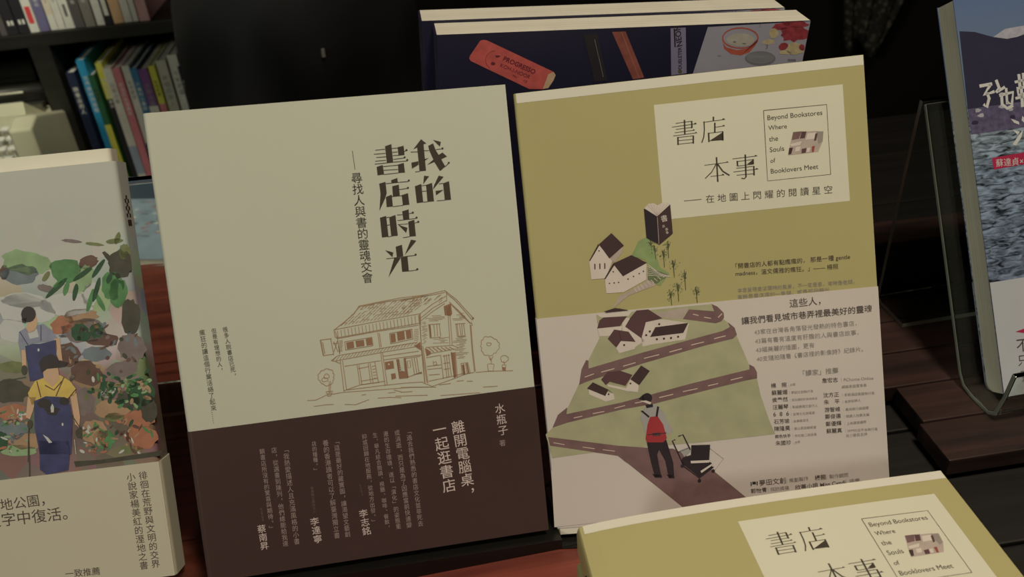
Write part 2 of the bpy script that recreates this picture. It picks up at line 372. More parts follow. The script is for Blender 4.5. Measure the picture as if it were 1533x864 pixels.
for r_ in range(6):                                    # roof tiles
    for i in range(19):
        x0 = 345 + i * 25 - r_ * 22; y0 = 133 - (i * 25) * .165 + r_ * 22
        if random.random() < .85: a.line([(x0 + 14, y0 + 2), (x0 - 6, y0 + 20)], .8, sepia, 1, k4)
        if random.random() < .45: a.line([(x0 + 12, y0 + 2), (x0 + 34, y0 - 3)], .7, sepia, 1, k4)
for i in range(25):                                    # lower canopy
    x = 175 + i * 23; y = 500 - i * 4.3
    a.line([(x, y), (x + 24, y - 28)], .8, sepia, 1, k4)
for p in ([(265,378),(315,368),(320,412),(272,422)],[(328,366),(385,358),(390,400),(335,408)],[(398,352),(438,345),(445,392),(405,398)],[(566,320),(598,314),(604,370),(572,378)],[(610,308),(660,298),(666,355),(617,366)],[(670,296),(706,290),(712,346),(677,354)],
          [(528,510),(585,500),(592,552),(535,562)],[(608,492),(625,488),(640,570),(665,575),(655,485),(668,482),(688,618),(628,625)],[(728,400),(770,372),(775,430)],[(570,590),(600,585),(605,620),(575,630)],[(710,600),(780,575),(782,588)]): a.poly(p, sepia_f, 1, k4)
for y in range(6): a.line([(628, 500 + y * 14), (660, 496 + y * 14)], .9, coverA, 2, k4)
a.dot((556, 525), 6, coverA, 2, k4)
for i in range(9): a.line([(218, 365 + i * 9), (235 + random.randint(0, 8), 362 + i * 9)], .8, sepia, 1, k4)
for i in range(7): a.line([(728, 290 + i * 12), (758, 285 + i * 12)], .8, sepia, 1, k4)
for pts in ([(150,640),(148,720)],[(160,640),(156,715)],[(128,712),(175,708),(170,720),(133,725),(128,712)],[(138,725),(140,742),(162,740),(165,722)]): a.line(pts, 1, sepia, 1, k4)
def scal(cx, cy, rx, ry, n, tr):
    pts = []
    for i in range(n * 5 + 1):
        t = 2 * math.pi * i / (n * 5); q = 1 + .13 * abs(math.sin(n * t / 2 + .6 * math.sin(2 * t))) + .07 * math.sin(3 * t + cx) + random.uniform(-.03, .03)
        pts.append((cx + rx * q * math.cos(t), cy + ry * q * math.sin(t)))
    a.line(pts, 1, sepia, 1, tr)
scal(130, 612, 50, 52, 10, k4); scal(132, 606, 16, 14, 5, k4); scal(120, 630, 20, 12, 5, k4)
H5 = [[(300,22),(380,85),(430,140),(495,212)],[(310,40),(370,90),(425,150),(485,222),(495,212)],[(312,28),(312,95)],[(310,90),(220,140),(130,215)],[(308,60),(215,115),(132,180)],[(300,110),(210,170),(135,230)],[(330,100),(400,165),(480,250)],[(480,235),(488,262),(472,258)],
 [(340,115),(390,165),(470,245)],[(318,120),(335,390)],[(330,120),(350,390)],[(472,255),(485,430),(502,575)],[(478,260),(492,440),(508,575)],[(125,190),(140,400),(165,650)],[(150,400),(185,655)],[(190,255),(200,345)],[(198,255),(208,345)],[(262,250),(272,335)],[(225,255),(232,335)],[(245,252),(250,332)],[(185,255),(270,248)],[(198,347),(270,338)],
 [(375,250),(385,335)],[(383,250),(393,332)],[(428,250),(438,330)],[(400,250),(410,330)],[(415,250),(420,328)],[(370,250),(440,246)],[(385,336),(438,330)],[(170,410),(350,395),(392,412)],[(178,455),(350,425)],[(165,415),(178,470)],[(172,480),(275,462)],[(178,540),(275,528)],[(180,560),(280,550)],[(190,598),(265,592)],[(220,502),(222,530),(248,528)],[(225,515),(240,505),(245,528)],
 [(272,465),(290,625)],[(295,460),(315,618)],[(310,458),(328,612)],[(325,455),(345,605)],[(285,470),(335,462)],[(290,520),(335,512)],[(292,560),(338,552)],[(345,440),(365,620)],[(372,440),(385,612)],[(150,650),(215,675),(370,620),(440,590),(500,580)],[(190,640),(380,600),(430,585)],[(410,520),(455,512),(475,585),(418,600),(410,520)],[(425,520),(436,595)],[(440,518),(452,590)],
 [(510,580),(600,572),(765,568)],[(0,682),(120,680),(240,680)],[(260,665),(340,655)],[(270,738),(540,718)],[(450,640),(490,640)],[(380,640),(430,635)],[(560,680),(660,674)],[(0,715),(80,710)],[(610,520),(590,525),(596,570),(628,572),(636,525),(610,520)],[(612,480),(618,515)],[(628,470),(614,500)],[(600,470),(612,500)],[(690,528),(695,568),(712,568),(716,530),(690,528)],[(702,505),(706,528)]]
a.lines(H5, 1.1, sepia, 1, k5)
a.lines([[(0,88),(150,56),(300,22)],[(0,95),(150,64),(305,34)]], 1.1, sepia, 1, k5)
for i in range(26):
    x = random.uniform(0, 270); y = random.uniform(80 - x * .17 + 10, 180 - x * .35); a.line([(x + 14, y), (x - 8, y + 18)], .8, sepia, 1, k5)
for x0, x1, y0, y1 in ((140, 185, 240, 400), (340, 470, 180, 240), (350, 470, 340, 500), (160, 310, 195, 245), (215, 330, 345, 395)):
    for i in range(int((y1 - y0) / 9)):
        xa = random.uniform(x0, (x0 + x1) / 2); xb = random.uniform((x0 + x1) / 2, x1)
        a.line([(xa, y0 + i * 9), (xb, y0 + i * 9 - 4)], .7, sepia, 1, k5)
for i in range(6): a.line([(190 + i * 28, 412 - i), (225 + i * 28, 440 - i * 3)], 1.6, sepia, 1, k5)
for p in ([(292,130),(340,110),(350,180),(340,195),(300,190)],[(340,445),(368,445),(380,610),(362,618)],[(190,258),(202,258),(210,342),(198,345)],[(170,415),(205,440),(205,455),(178,470)],[(485,205),(500,208),(490,225)],[(690,545),(714,545),(712,567),(696,567)],[(415,530),(432,525),(440,595),(424,598)],[(445,520),(452,515),(468,585),(458,588)]): a.poly(p, sepia_f, 1, k5)
scal(605, 400, 58, 60, 11, k5); scal(600, 388, 14, 10, 4, k5); scal(706, 488, 24, 22, 7, k5)
o = a.build('shophouse_drawing', A, .0001); o['label'] = 'brown line drawing of a two storey shophouse with potted trees'

# ---- book B / C: olive cover art, shared
OB = Vector((.1317, .398, -.1478 + CZ)); xB = Vector((.9891, -.1394, .0477)); yB = Vector((.0203, .4495, .8931))
WB, HB, TB = .17, .2273, .019
mwB = frame(OB - xB * WB / 2 - yB * HB, xB, yB); fB = px2loc(mwB)
olive = mat('olive_cover', P(143, 132, 84), .5, .03, 10); creamp = mat('cream_print', P(190, 182, 152), .55, .02, 10)
panelw = mat('title_panel_white', P(174, 167, 138), .55, .02, 10); bandB = mat('pale_lilac_band', P(168, 156, 138), .45, .02, 8)
hill = mat('hill_green', P(138, 133, 98), .5, .09, 90); road = mat('road_mauve', P(98, 74, 68), .5, .12, 120); roof = mat('roof_dark', P(56, 40, 38), .5); roof2 = mat('roof_brown', P(74, 50, 48), .5)
housew = mat('house_white', P(172, 158, 138), .5); lilac = mat('lilac_shade', P(146, 130, 112), .5, .08, 200); red_p = mat('red_backpack', P(134, 44, 44), .5); shirt = mat('grey_shirt', P(134, 128, 116), .5)
dash = mat('road_dash', P(172, 150, 128), .5); blk = mat('black_print', P(38, 30, 32), .5); tree_p = mat('tree_dark', P(70, 70, 48), .5); leaf_p = mat('tree_haze', P(120, 122, 80), .6, .2, 400)
greenp = mat('soft_green', P(112, 124, 76), .6, .1, 200); graytx = mat('grey_text', P(118, 108, 94), .6); dktx = mat('dark_text', P(66, 54, 46), .6); brick = mat('brick_red', P(120, 60, 48), .5)
def cover_art_front(t, bend=None, full=True):
    def panel(name, x0, x1, y0, y1, m, z, nx=24):
        vs = []; fs = []
        for i in range(nx + 1):
            x = x0 + (x1 - x0) * i / nx; zz = z + (bend(x) if bend else 0)
            vs += [(x, y0, zz), (x, y1, zz)]
        fs = [(2 * i, 2 * i + 2, 2 * i + 3, 2 * i + 1) for i in range(nx)]
        return obj(name, vs, fs, m, t)
    panel('top_margin', .0015, WB - .0002, HB - .0048, HB - .0001, creamp, .00008)['label'] = 'cream strip along the top edge'
    x0, x1 = WB / 2 - .0167, WB / 2 + .0744; y0, y1 = HB - .0694, HB - .0129
    panel('title_panel', x0, x1, y0, y1, panelw, .00008)['label'] = 'white title panel'
    panel('bottom_margin', .0015, WB - .0002, .0001, .0046, creamp, .00008)['label'] = 'cream strip along the bottom edge'
    a = Art(fB); q = T(990, 160, 6.644)
    TH = [[(142,165),(300,143)],[(108,202),(350,168)],[(145,224),(300,205)],[(135,258),(330,232)],[(120,290),(355,258)],[(170,304),(318,288)],[(170,337),(318,322)],[(170,372),(318,355)],
      [(415,155),(632,125)],[(538,203),(632,188)],[(475,262),(610,247)],[(478,338),(610,328)],[(430,582),(668,550)],[(490,693),(625,677)],[(708,518),(955,488)],[(760,543),(910,525)],[(760,590),(912,570)],[(745,612),(922,590)],[(718,648),(965,618)],[(750,680),(920,665)]]
    a.lines(TH, .95, ink, 1, q)
    for g in ([(230,130),(234,272)],[(302,140),(304,212)],[(165,300),(166,380)],[(318,285),(318,365)],[(518,98),(518,140)],[(532,158),(532,255)],[(470,258),(474,350)],[(610,243),(612,335)],[(548,500),(562,745)],[(834,475),(842,700)],[(755,538),(758,590)],[(912,520),(914,572)],[(920,590),(922,682)]):
        a.line(g, 2.5, ink, 1, q)
    a.line([(425,145),(428,230),(422,300),(402,358)], 1.8, ink, 1, q); a.line([(545,570),(500,650),(437,712)], 1.5, ink, 1, q); a.line([(560,570),(610,640),(678,682)], 2.2, ink, 1, q); a.line([(842,700),(825,715),(795,710)], 1.6, ink, 1, q)
    for p in ([(320,172),(340,155),(352,170)],[(308,235),(322,222),(335,232)],[(330,262),(345,248),(357,260)],[(600,128),(618,112),(635,126)],[(605,192),(620,178),(634,190)],[(485,334),(618,248),(618,332)],[(640,555),(655,540),(670,553)],[(595,682),(612,665),(628,678)],[(920,492),(938,478),(956,490)],[(852,570),(916,522),(916,570)],[(930,622),(948,607),(966,620)]): a.poly(p, ink, 1, q)
    a.build('title_lettering', t, .00014, bend)
    a = Art(fB)
    a.line([(1143, 165.5), (1237.5, 156.5), (1243.5, 261), (1149, 271), (1143, 165.5)], 1.0, ink, 1)
    for tx, p, r_ in (('Beyond Bookstores', (1149, 180), (1231, 172)), ('Where', (1150.5, 195), (1178, 192)), ('the', (1151.5, 212), (1165, 210.5)), ('Souls', (1152.5, 228), (1174, 225.5)), ('of', (1153.5, 244), (1161, 243)), ('Booklovers Meet', (1154, 260), (1225, 252.5))): a.hline(tx, p, r_, ink)
    a.line([(1024, 301), (1050, 298.5)], .9, ink, 1); a.hline('在地圖上閃耀的閱讀星空'.replace('', ' ').strip(), (1057, 303), (1246, 288.5), dktx, squash=.95)
    a.build('subtitle_lettering', t, .00014, bend)
    a = Art(fB); q = T(960, 100, 3.4556)
    for p, m in (([(785,338),(905,332),(940,338),(938,385),(915,440),(760,458),(770,400)], lilac), ([(785,338),(830,334),(815,372),(778,380)], road), ([(830,335),(855,335),(845,370),(820,372)], roof2), ([(860,345),(905,340),(895,372),(850,378)], housew), ([(905,335),(942,334),(938,385),(915,400)], graytx),
                 ([(770,400),(830,385),(820,405),(775,412)], housew), ([(882,412),(898,409),(892,440),(882,442)], brick), ([(830,425),(855,420),(850,445),(828,448)], roof2), ([(765,420),(785,418),(775,452),(760,455)], roof), ([(900,345),(912,345),(905,380),(893,385)], roof2), ([(800,415),(825,412),(818,435),(795,438)], housew), ([(858,420),(875,418),(870,440),(855,442)], housew)): a.poly(p, m, 1 + (m is not lilac), q)
    a.build('townscape_emblem', t, .00014, bend)
    if not full: return
    a = Art(fB); q = T(840, 280, 4.319)
    a.poly([(400,700),(540,640),(560,560),(480,440),(560,340),(700,350),(760,480),(820,600),(900,640),(960,700),(970,740),(240,808),(320,760)], leaf_p, 0, q) if False else None
    for p, m in (([(455,445),(500,350),(560,320),(600,400),(640,520),(700,560),(640,640),(560,600),(560,500),(540,470)], greenp), ([(410,690),(545,615),(560,520),(700,570),(600,640),(440,700),(360,765),(330,790),(380,700)], lilac),
                 ([(245,375),(182,478),(195,598),(290,590),(330,480)], housew), ([(310,462),(400,385),(390,430),(345,490)], lilac), ([(325,298),(406,378),(312,463),(245,370)], roof), ([(240,368),(182,475),(186,482),(248,378)], roof),
                 ([(340,500),(283,595),(293,688),(405,680),(400,578)], housew), ([(400,578),(552,492),(550,600),(405,680)], housew), ([(455,440),(555,490),(400,578),(335,495)], roof), ([(335,495),(280,592),(286,598),(345,505)], roof)): a.poly(p, m, 1 + (m in (roof, housew)) * (1 if m is housew else 2), q)
    for x in range(9): a.line([(470 + x * 22, 650 - x * 10), (490 + x * 22, 680 - x * 12)], .9, housew, 2, q)
    for x in range(6): a.line([(560, 500 + x * 14), (640 + x * 14, 560 + x * 4)], .8, housew, 2, q)
    for c in ((218, 512), (250, 510), (282, 508)): a.poly([(c[0] - 4, c[1] - 15), (c[0] + 4, c[1] - 16), (c[0] + 5, c[1] + 20), (c[0] - 3, c[1] + 21)], roof2, 4, q)
    for c in ((245, 413), (337, 548), (313, 623), (343, 620), (372, 617), (433, 595), (468, 578), (505, 560), (532, 545)): a.dot(c, 5, roof2, 4, q, n=8)
    for c, h in (((612,470),90),((585,410),60),((695,460),110),((668,520),110),((732,585),110),((805,665),120),((760,740),120),((715,765),90),((880,748),100)):
        a.line([(c[0] - 8, c[1] - h), (c[0], c[1])], 1.0, tree_p, 3, q)
        for b_ in range(26):
            x = c[0] - 8 + random.gauss(0, 14); y = c[1] - h * .75 + random.gauss(0, 20); a.dot((x, y), 3.2, random.choice([tree_p, leaf_p, greenp]), 2, q, n=5)
        for b_ in range(5): a.line([(c[0] - 4, c[1] - h * .5), (c[0] - 4 + random.uniform(-18, 18), c[1] - h * random.uniform(.8, 1.1))], .5, tree_p, 3, q)
    a.poly([(535,140),(620,190),(636,372),(552,330)], blk, 5, q); a.poly([(620,190),(705,112),(722,300),(636,372)], roof, 5, q); a.poly([(538,138),(565,108),(600,105),(625,118),(660,98),(690,100),(706,112),(620,190)], housew, 5, q)
    for x in range(7): a.line([(620, 186), (555 + x * 22, 112)], .5, lilac, 6, q)
    a.line([(622, 195), (632, 368)], .8, lilac, 6, q)
    for tx, p, r_ in (('書', (650, 225), (690, 215)), ('店', (655, 262), (672, 258)), ('本', (675, 285), (695, 278)), ('事', (680, 305), (696, 298))): a.hline(tx, p, r_, housew, 6, q)
    a.poly([(272,806),(350,782),(440,797),(400,803)], roof, 3, q)
    a.build('village_illustration', t, .00014, bend)['label'] = 'printed village with an open book on top'
    a = Art(fB); q = T(1080, 360, 4.319)
    for tx, p, r_ in (('「開書店的人都有點瘋瘋的， 那是一種 gentle', (92, 180), (832, 118)), ('madness，溫文儒雅的瘋狂。」—— 楊照', (92, 228), (755, 182))): a.hline(tx, p, r_, dktx, 1, q)
    for tx, p, r_ in (('本書呈現書店獨特的風景，不一定是書，有時是老闆，', (104, 335), (860, 278)), ('有時是書店裡的一隻貓，或是那段時光', (104, 380), (700, 332))): a.hline(tx, p, r_, graytx, 1, q)
    a.build('blurb_lettering', t, .00014, bend)
B_LABEL = 'olive green paperback with white title panel and pale band, standing on a black easel'
B = empty('book', mwB, B_LABEL, 'book')
book_body(B, WB, HB, TB, olive, pages_m, 'L')
cover_art_front(B)
hb = HB - .1128
bB = MB().prism(u_profile(WB + .0003, TB, .0002, 'L', out=.0004), .0036, hb).build('paper_band', bandB, B); bB['label'] = 'pale lilac paper band'
a = Art(fB); q = T(800, 440, 4.258); r = T(800, 560, 3.322)
# hill with hairpin roads
a.poly([(395,135),(1128,64),(1170,130),(1240,190),(1290,270),(1365,445),(1418,540),(1440,640),(1490,790),(1533,892),(1060,945),(570,985),(330,1015),(115,1045),(72,895),(130,840),(215,720),(290,560),(345,420),(415,280)], hill, 0, q)
a.poly([(1128,64),(1165,80),(1205,120),(1208,150),(1190,175),(1155,187),(945,160),(985,98),(1145,110)], road, 1, q)
a.poly([(1232,180),(1275,215),(1290,260),(1265,285),(1100,325),(700,440),(330,560),(285,580),(300,480),(330,420),(345,425),(345,475),(700,370),(1200,235),(1245,210)], road, 1, q)
a.poly([(1368,448),(1400,465),(1418,500),(1418,538),(1330,555),(1050,625),(760,700),(560,735),(210,820),(115,852),(150,770),(210,722),(205,765),(560,690),(1000,570),(1370,480)], road, 1, q)
a.poly([(68,312),(150,322),(415,355),(555,365),(690,370),(720,385),(890,480),(1060,618),(740,664),(415,405),(78,355)], road, 1, r)
a.line([(860,360),(940,420),(890,485)], .5, road, 1, r)
a.poly([(100,470),(460,440),(560,500)], hill, 0, r) if False else None
a.poly([(84,478),(460,440),(740,664),(740,690),(100,760)], bandB, 2, r)
for g in ([(320,530),(380,508)],[(425,498),(510,475)],[(565,460),(645,437)],[(698,410),(795,386)],[(860,370),(940,348)],[(1000,325),(1080,305)],[(1145,285),(1218,266)],[(1010,128),(1045,137)],[(1080,148),(1125,155)],[(1170,150),(1195,125)]): a.line(g, 1.4, dash, 2, q)
for g in ([(250,790),(305,778)],[(372,762),(445,748)],[(510,728),(578,710)],[(640,695),(720,680)],[(795,660),(885,638)],[(945,622),(1040,602)],[(1105,585),(1170,570)],[(1250,548),(1325,530)]): a.line(g, 1.4, dash, 2, q)
for g in ([(95,340),(150,350)],[(240,362),(300,370)],[(340,375),(400,382)]): a.line(g, 1.2, dash, 2, r)
# houses
a.poly([(400,215),(560,205),(545,262),(415,270)], housew, 2, q); a.poly([(440,150),(590,142),(545,205),(400,220),(415,168)], roof2, 3, q)
a.poly([(395,130),(620,112),(600,140),(430,150)], housew, 2, q); a.poly([(470,105),(540,92),(600,105),(450,120)], roof, 3, q)
a.poly([(560,160),(600,150),(700,300),(640,340),(560,250)], housew, 2, q); a.poly([(680,275),(700,180),(815,160),(985,185),(960,290),(760,320),(690,335)], housew, 2, q)
a.poly([(650,105),(725,98),(815,155),(710,180),(682,282),(578,208),(612,150)], roof2, 3, q); a.poly([(770,212),(980,184),(948,248),(737,274)], roof, 3, q)
a.poly([(480,285),(552,300),(645,305),(640,350),(540,378),(520,345)], housew, 3, q); a.poly([(508,226),(600,240),(645,305),(552,298),(522,342),(468,285)], roof2, 4, q); a.line([(540, 235), (552, 298)], .9, roof, 5, q)
for c in ((572,325),(780,288),(825,284),(870,280),(915,272),(735,238),(795,192),(712,262)): a.dot(c, 7, roof, 5, q, n=8)
a.poly([(345,600),(350,640),(455,685),(512,670),(505,635)], housew, 2, q); a.poly([(372,562),(470,608),(505,635),(470,612),(452,650),(335,602)], roof, 3, q); a.dot((473, 638), 6, roof, 4, q, n=8)
a.poly([(465,575),(585,600),(610,545),(665,580),(660,625),(590,618),(470,590)], housew, 2, q); a.poly([(465,497),(545,488),(625,515),(580,585),(480,558),(455,580),(425,545)], roof2, 3, q); a.poly([(680,455),(735,490),(668,580),(612,542)], roof, 3, q); a.dot((612, 570), 6, roof, 4, q, n=8)
a.poly([(740,70+60),(980,85),(940,160),(820,150)], lilac, 1, q)
# walker with red backpack and hand cart
a.poly([(525,215),(545,165),(600,150),(640,185),(665,240),(690,280),(668,300),(650,285),(655,330),(560,335),(540,250)], shirt, 3, r)
a.poly([(558,335),(655,325),(690,440),(695,510),(668,515),(650,430),(620,375),(610,400),(630,505),(600,512),(580,440)], blk, 4, r)
a.poly([(585,495),(632,500),(635,514),(600,514)], blk, 4, r); a.poly([(657,498),(690,500),(698,517),(670,516)], blk, 4, r)
a.dot((560, 118), 25, blk, 5, r, n=16); a.poly([(517,122),(540,100),(548,130),(525,126)], blk, 5, r); a.poly([(525,132),(575,150),(582,140),(556,130)], housew, 6, r); a.poly([(552,152),(588,148),(590,162),(558,168)], blk, 5, r)
a.poly([(575,212),(612,208),(640,250),(658,318),(640,338),(560,338),(552,320),(562,250)], red_p, 6, r); a.poly([(528,182),(538,180),(572,208),(568,216)], blk, 6, r); a.poly([(610,158),(620,162),(612,212),(602,210)], blk, 6, r)
a.line([(560, 300), (655, 292)], 1.6, roof, 7, r); a.poly([(585,292),(625,288),(628,305),(588,308)], roof2, 7, r)
a.line([(700,325),(685,330),(745,460),(820,515),(890,460)], 1.9, blk, 5, r); a.line([(715,308),(738,300),(775,375)], 1.9, blk, 5, r); a.line([(712,388),(770,365)], 1.2, blk, 5, r)
a.poly([(735,415),(780,400),(880,440),(885,465),(820,510),(730,440)], blk, 5, r); a.poly([(780,352),(873,350),(868,430),(776,432)], blk, 6, r); a.poly([(776,430),(868,426),(868,438),(778,442)], housew, 7, r)
a.poly([(825,480),(880,445),(884,452),(830,490)], housew, 7, r); a.poly([(722,378),(765,362),(775,385),(745,410)], shirt, 5, r)
for c in ((735, 455), (820, 528), (888, 480)): a.dot(c, 9, blk, 7, r, n=10)
a.build('hillside_illustration', B, .00052)['label'] = 'printed hillside road with a walker carrying a red backpack'
a = Art(fB); q = T(1080, 360, 4.319); r = T(1100, 540, 3.929)
a.hline('這些人，', (440, 430), (640, 410), dktx, 1, q); a.hline('讓我們看見城市巷弄裡最美好的靈魂', (130, 540), (973, 458), dktx, 1, q, bold=.006)
for tx, p, s_ in (('43家在台灣各角落發光發熱的特色書店，', (212, 607), (872, 548)), ('43篇有書有溫度有肝膽的人與書店故事，', (217, 665), (885, 607)), ('43幅美麗的插圖，更有', (222, 722), (600, 690)), ('40支隨拍隨看《書店裡的影像詩》紀錄片。', (228, 780), (915, 715))): a.hline(tx, p, s_, graytx, 1, q)
a.hline('「讀家」推薦', (400, 88), (608, 70), graytx, 1, r, bold=.004)
LT_ = [('楊　照', '作家'), ('蘇麗媚', '夢田文創執行長'), ('侯季然', '書店裡的影像詩導演'), ('汪麗琴', '新經典圖文發行人'), ('6  8  6', '台灣文化部落客'), ('石芳瑜', '永樂座店主'), ('陳隆昊', '唐山書店總經理'), ('銀色快手', '布拉格二店店長'), ('朱國珍', '作家')]
for i, (n_, d_) in enumerate(LT_):
    y = 158 + i * 42.3; x = 212 + i * 3.4
    a.hline(n_, (x, y), (x + 92, y - 6), dktx, 1, r, bold=.004); a.hline('｜' + d_, (x + 105, y - 6), (x + 105 + 20 * len(d_) - (20 if len(d_) > 8 else 0), y - 16), graytx, 1, r)
RT_ = [('詹宏志', 'PChome Online', 128), ('', '網路家庭董事長', 168), ('沈方正', '老爺酒店集團執行長', 214), ('朱　平', '肯夢創辦人', 255), ('游智維', '風尚旅行總經理', 300), ('鄭俊德', '閱讀人社群主編', 340), ('鄭優輝', '上尚講堂講師', 383), ('蘇麗真', '2099社企平台執行長', 425), ('', '兒少節目主持', 455)]
for n_, d_, y in RT_:
    x = 512 + (y - 128) * .085
    if n_: a.hline(n_, (x, y), (x + 92, y - 6), dktx, 1, r, bold=.004)
    a.hline(('｜' if n_ else '') + d_, (x + 112, y - 6), (x + 112 + 21 * min(len(d_), 9), y - 18), graytx, 1, r)
a.line([(95, 712), (95, 736)], 1.6, blk, 1, r); a.line([(131, 708), (131, 732)], 1.6, blk, 1, r); a.hline('夢', (102, 732), (126, 730), blk, 1, r, bold=.02)
a.hline('夢田文創', (145, 733), (298, 716), dktx, 1, r); a.hline('｜策劃製作', (305, 716), (432, 700), graytx, 1, r); a.hline('楊照', (470, 702), (536, 694), dktx, 1, r, bold=.01); a.hline('｜製作顧問', (540, 692), (665, 680), graytx, 1, r)
a.hline('郭怡青', (95, 778), (188, 768), dktx, 1, r, bold=.004); a.hline('｜採訪撰稿', (195, 768), (318, 755), graytx, 1, r); a.hline('欣蒂小姐 Miss Cyndi', (355, 758), (650, 724), dktx, 1, r, bold=.006); a.hline('｜插畫', (655, 724), (735, 714), graytx, 1, r)
a.build('band_lettering', B, .00052)

# ---- stack of copies of the olive book lying flat
OC = Vector((.1316, .2634, -.3011 + CZ))
def bend(x):
    s = max(0, min(1, x / WB)); return .0032 * (s ** .62) * ((1 - s) ** 1.15) / .392
def flat_copy(dx, dy, rot, z, label, top):
    mw = Matrix.Translation(OC + Vector((dx - WB / 2, dy, z))) @ Matrix.Rotation(math.radians(rot), 4, 'Z') @ Matrix.Translation((0, -HB, 0))
    t = empty('book', mw, label, 'book', 'flat stack of olive paperbacks'); bf = bend if top else None
    Tk = .0186; nx = 26; th = .0005
    if not top: book_body(t, WB, HB, Tk, olive, pages_m, 'L')
    else:
        xs = [WB * i / nx for i in range(nx + 1)]
        prof = [(x, bend(x)) for x in xs[::-1]] + [(-.0006, -.0012), (-.0012, -.004), (-.0012, -Tk + .003), (0, -Tk), (WB, -Tk), (WB, -Tk + th), (.0004, -Tk + th), (-.0005, -Tk + .0035), (-.0005, -.0035), (.0006, -.0012)] + [(x, bend(x) - th) for x in xs[1:]]
        MB().prism(prof, 0, HB).build('cover', olive, t)
        pp = [(x, bend(x) - th - .0001) for x in [.002 + (WB - .003) * i / nx for i in range(nx + 1)][::-1]] + [(.002, -Tk + th + .0001), (WB - .001, -Tk + th + .0001)]
        MB().prism(pp, .0006, HB - .0006).build('page_block', pages_m, t)
        cover_art_front(t, bend, True)
    hb2 = HB - .1128
    if top:
        vs = []; fs = []
        prof = [(WB * i / nx, bend(WB * i / nx) + .0003) for i in range(nx + 1)][::-1] + [(-.0014, -.001), (-.0018, -.004), (-.0018, -Tk + .001)]
        for x, z_ in prof: vs += [(x, .0036, z_), (x, hb2, z_)]
        fs = [(2 * i, 2 * i + 1, 2 * i + 3, 2 * i + 2) for i in range(len(prof) - 1)]
        obj('paper_band', vs, fs, bandB, t)
    a = Art(lambda u, v: Vector((u, v)))
    ps = MB()                                              # spine lettering block
    for k in range(5): ps.box(-.0021 if top else -.0006, -.0012 if top else -.00005, HB - .03 - k * .014, HB - .021 - k * .014, -Tk * .68, -Tk * .36)
    ps.build('spine_lettering', ink, t)
    return t
flat_copy(0, 0, 0, 0, 'olive green paperback lying flat in front, topmost of the stack', True)
flat_copy(-.0025, -.004, -.5, -.0188, 'olive green paperback lying flat, second from the top of the front stack', False)
flat_copy(.001, -.003, .4, -.0376, 'olive green paperback lying flat, bottom of the front stack on the table', False)

# ---- book D: watercolour cover on the left, spine on its right
mwD0 = lean_frame(Vector((-.151, .312, -.345 + CZ)), -2.34, 27.98); WD, HD, TD = .148, .2073, .015
mwD = mwD0 @ Matrix.Translation((-WD, 0, 0)); fD = px2loc(mwD)
def wash_mat():
    m = bpy.data.materials.new('watercolour_wash'); m.use_nodes = True; nt = m.node_tree; b = nt.nodes['Principled BSDF']; b.inputs['Roughness'].default_value = .5
    tc = nt.nodes.new('ShaderNodeTexCoord'); sp = nt.nodes.new('ShaderNodeSeparateXYZ'); nt.links.new(tc.outputs['Object'], sp.inputs[0])
    n1 = nt.nodes.new('ShaderNodeTexNoise'); n1.inputs['Scale'].default_value = 28; n1.inputs['Detail'].default_value = 3; nt.links.new(tc.outputs['Object'], n1.inputs['Vector'])
    ma = nt.nodes.new('ShaderNodeMath'); ma.operation = 'MULTIPLY_ADD'; ma.inputs[1].default_value = .028; nt.links.new(n1.outputs['Fac'], ma.inputs[0]); nt.links.new(sp.outputs['Y'], ma.inputs[2])
    mr = nt.nodes.new('ShaderNodeMapRange'); mr.inputs['From Min'].default_value = .05; mr.inputs['From Max'].default_value = HD + .014; nt.links.new(ma.outputs[0], mr.inputs['Value'])
    r = nt.nodes.new('ShaderNodeValToRGB'); nt.links.new(mr.outputs[0], r.inputs[0])
    el = r.color_ramp.elements; el[0].position = 0; el[0].color = P(118, 88, 70); el[1].position = 1; el[1].color = P(152, 150, 132)
    for p, c in ((.12, P(106, 92, 76)), (.25, P(88, 78, 64)), (.42, P(112, 98, 78)), (.5, P(150, 148, 134)), (.62, P(126, 132, 108)), (.72, P(150, 148, 130))): e = el.new(p); e.color = c
    n2 = nt.nodes.new('ShaderNodeTexVoronoi'); n2.inputs['Scale'].default_value = 75; nt.links.new(tc.outputs['Object'], n2.inputs['Vector'])
    mx = nt.nodes.new('ShaderNodeMixRGB'); mx.blend_type = 'OVERLAY'
    fr = nt.nodes.new('ShaderNodeMapRange'); fr.inputs['From Min'].default_value = .9; fr.inputs['From Max'].default_value = .6; fr.inputs['To Max'].default_value = .28; nt.links.new(mr.outputs[0], fr.inputs['Value']); nt.links.new(fr.outputs[0], mx.inputs[0])
    nt.links.new(r.outputs[0], mx.inputs[1]); nt.links.new(n2.outputs['Color'], mx.inputs[2]); nt.links.new(mx.outputs[0], b.inputs['Base Color']); return m
wash = wash_mat()
D = empty('book', mwD, 'paperback with a watercolour of two workers among plants, spine on its right side', 'book')
book_body(D, WD, HD, TD, wash, pages_m, 'R')
bandD = mat('cream_green_band', P(160, 152, 124), .5, .02, 8); hbD = (fD(12, 717.4).y + fD(238.5, 690.7).y) / 2
MB().prism(u_profile(WD + .0004, TD, .0002, 'R', out=.0004), .0, hbD).build('paper_band', bandD, D)['label'] = 'cream paper band'
a = Art(fD); q = T(0, 200, 3.323); r = T(0, 420, 3.323)
g1 = mat('leaf_dark_green', P(34, 62, 38), .5, .25, 250); g2 = mat('leaf_mid_green', P(66, 104, 60), .5, .2, 200); g3 = mat('leaf_pale_green', P(114, 134, 92), .5, .12, 150); g4 = mat('leaf_olive', P(92, 96, 58), .5, .2, 200)
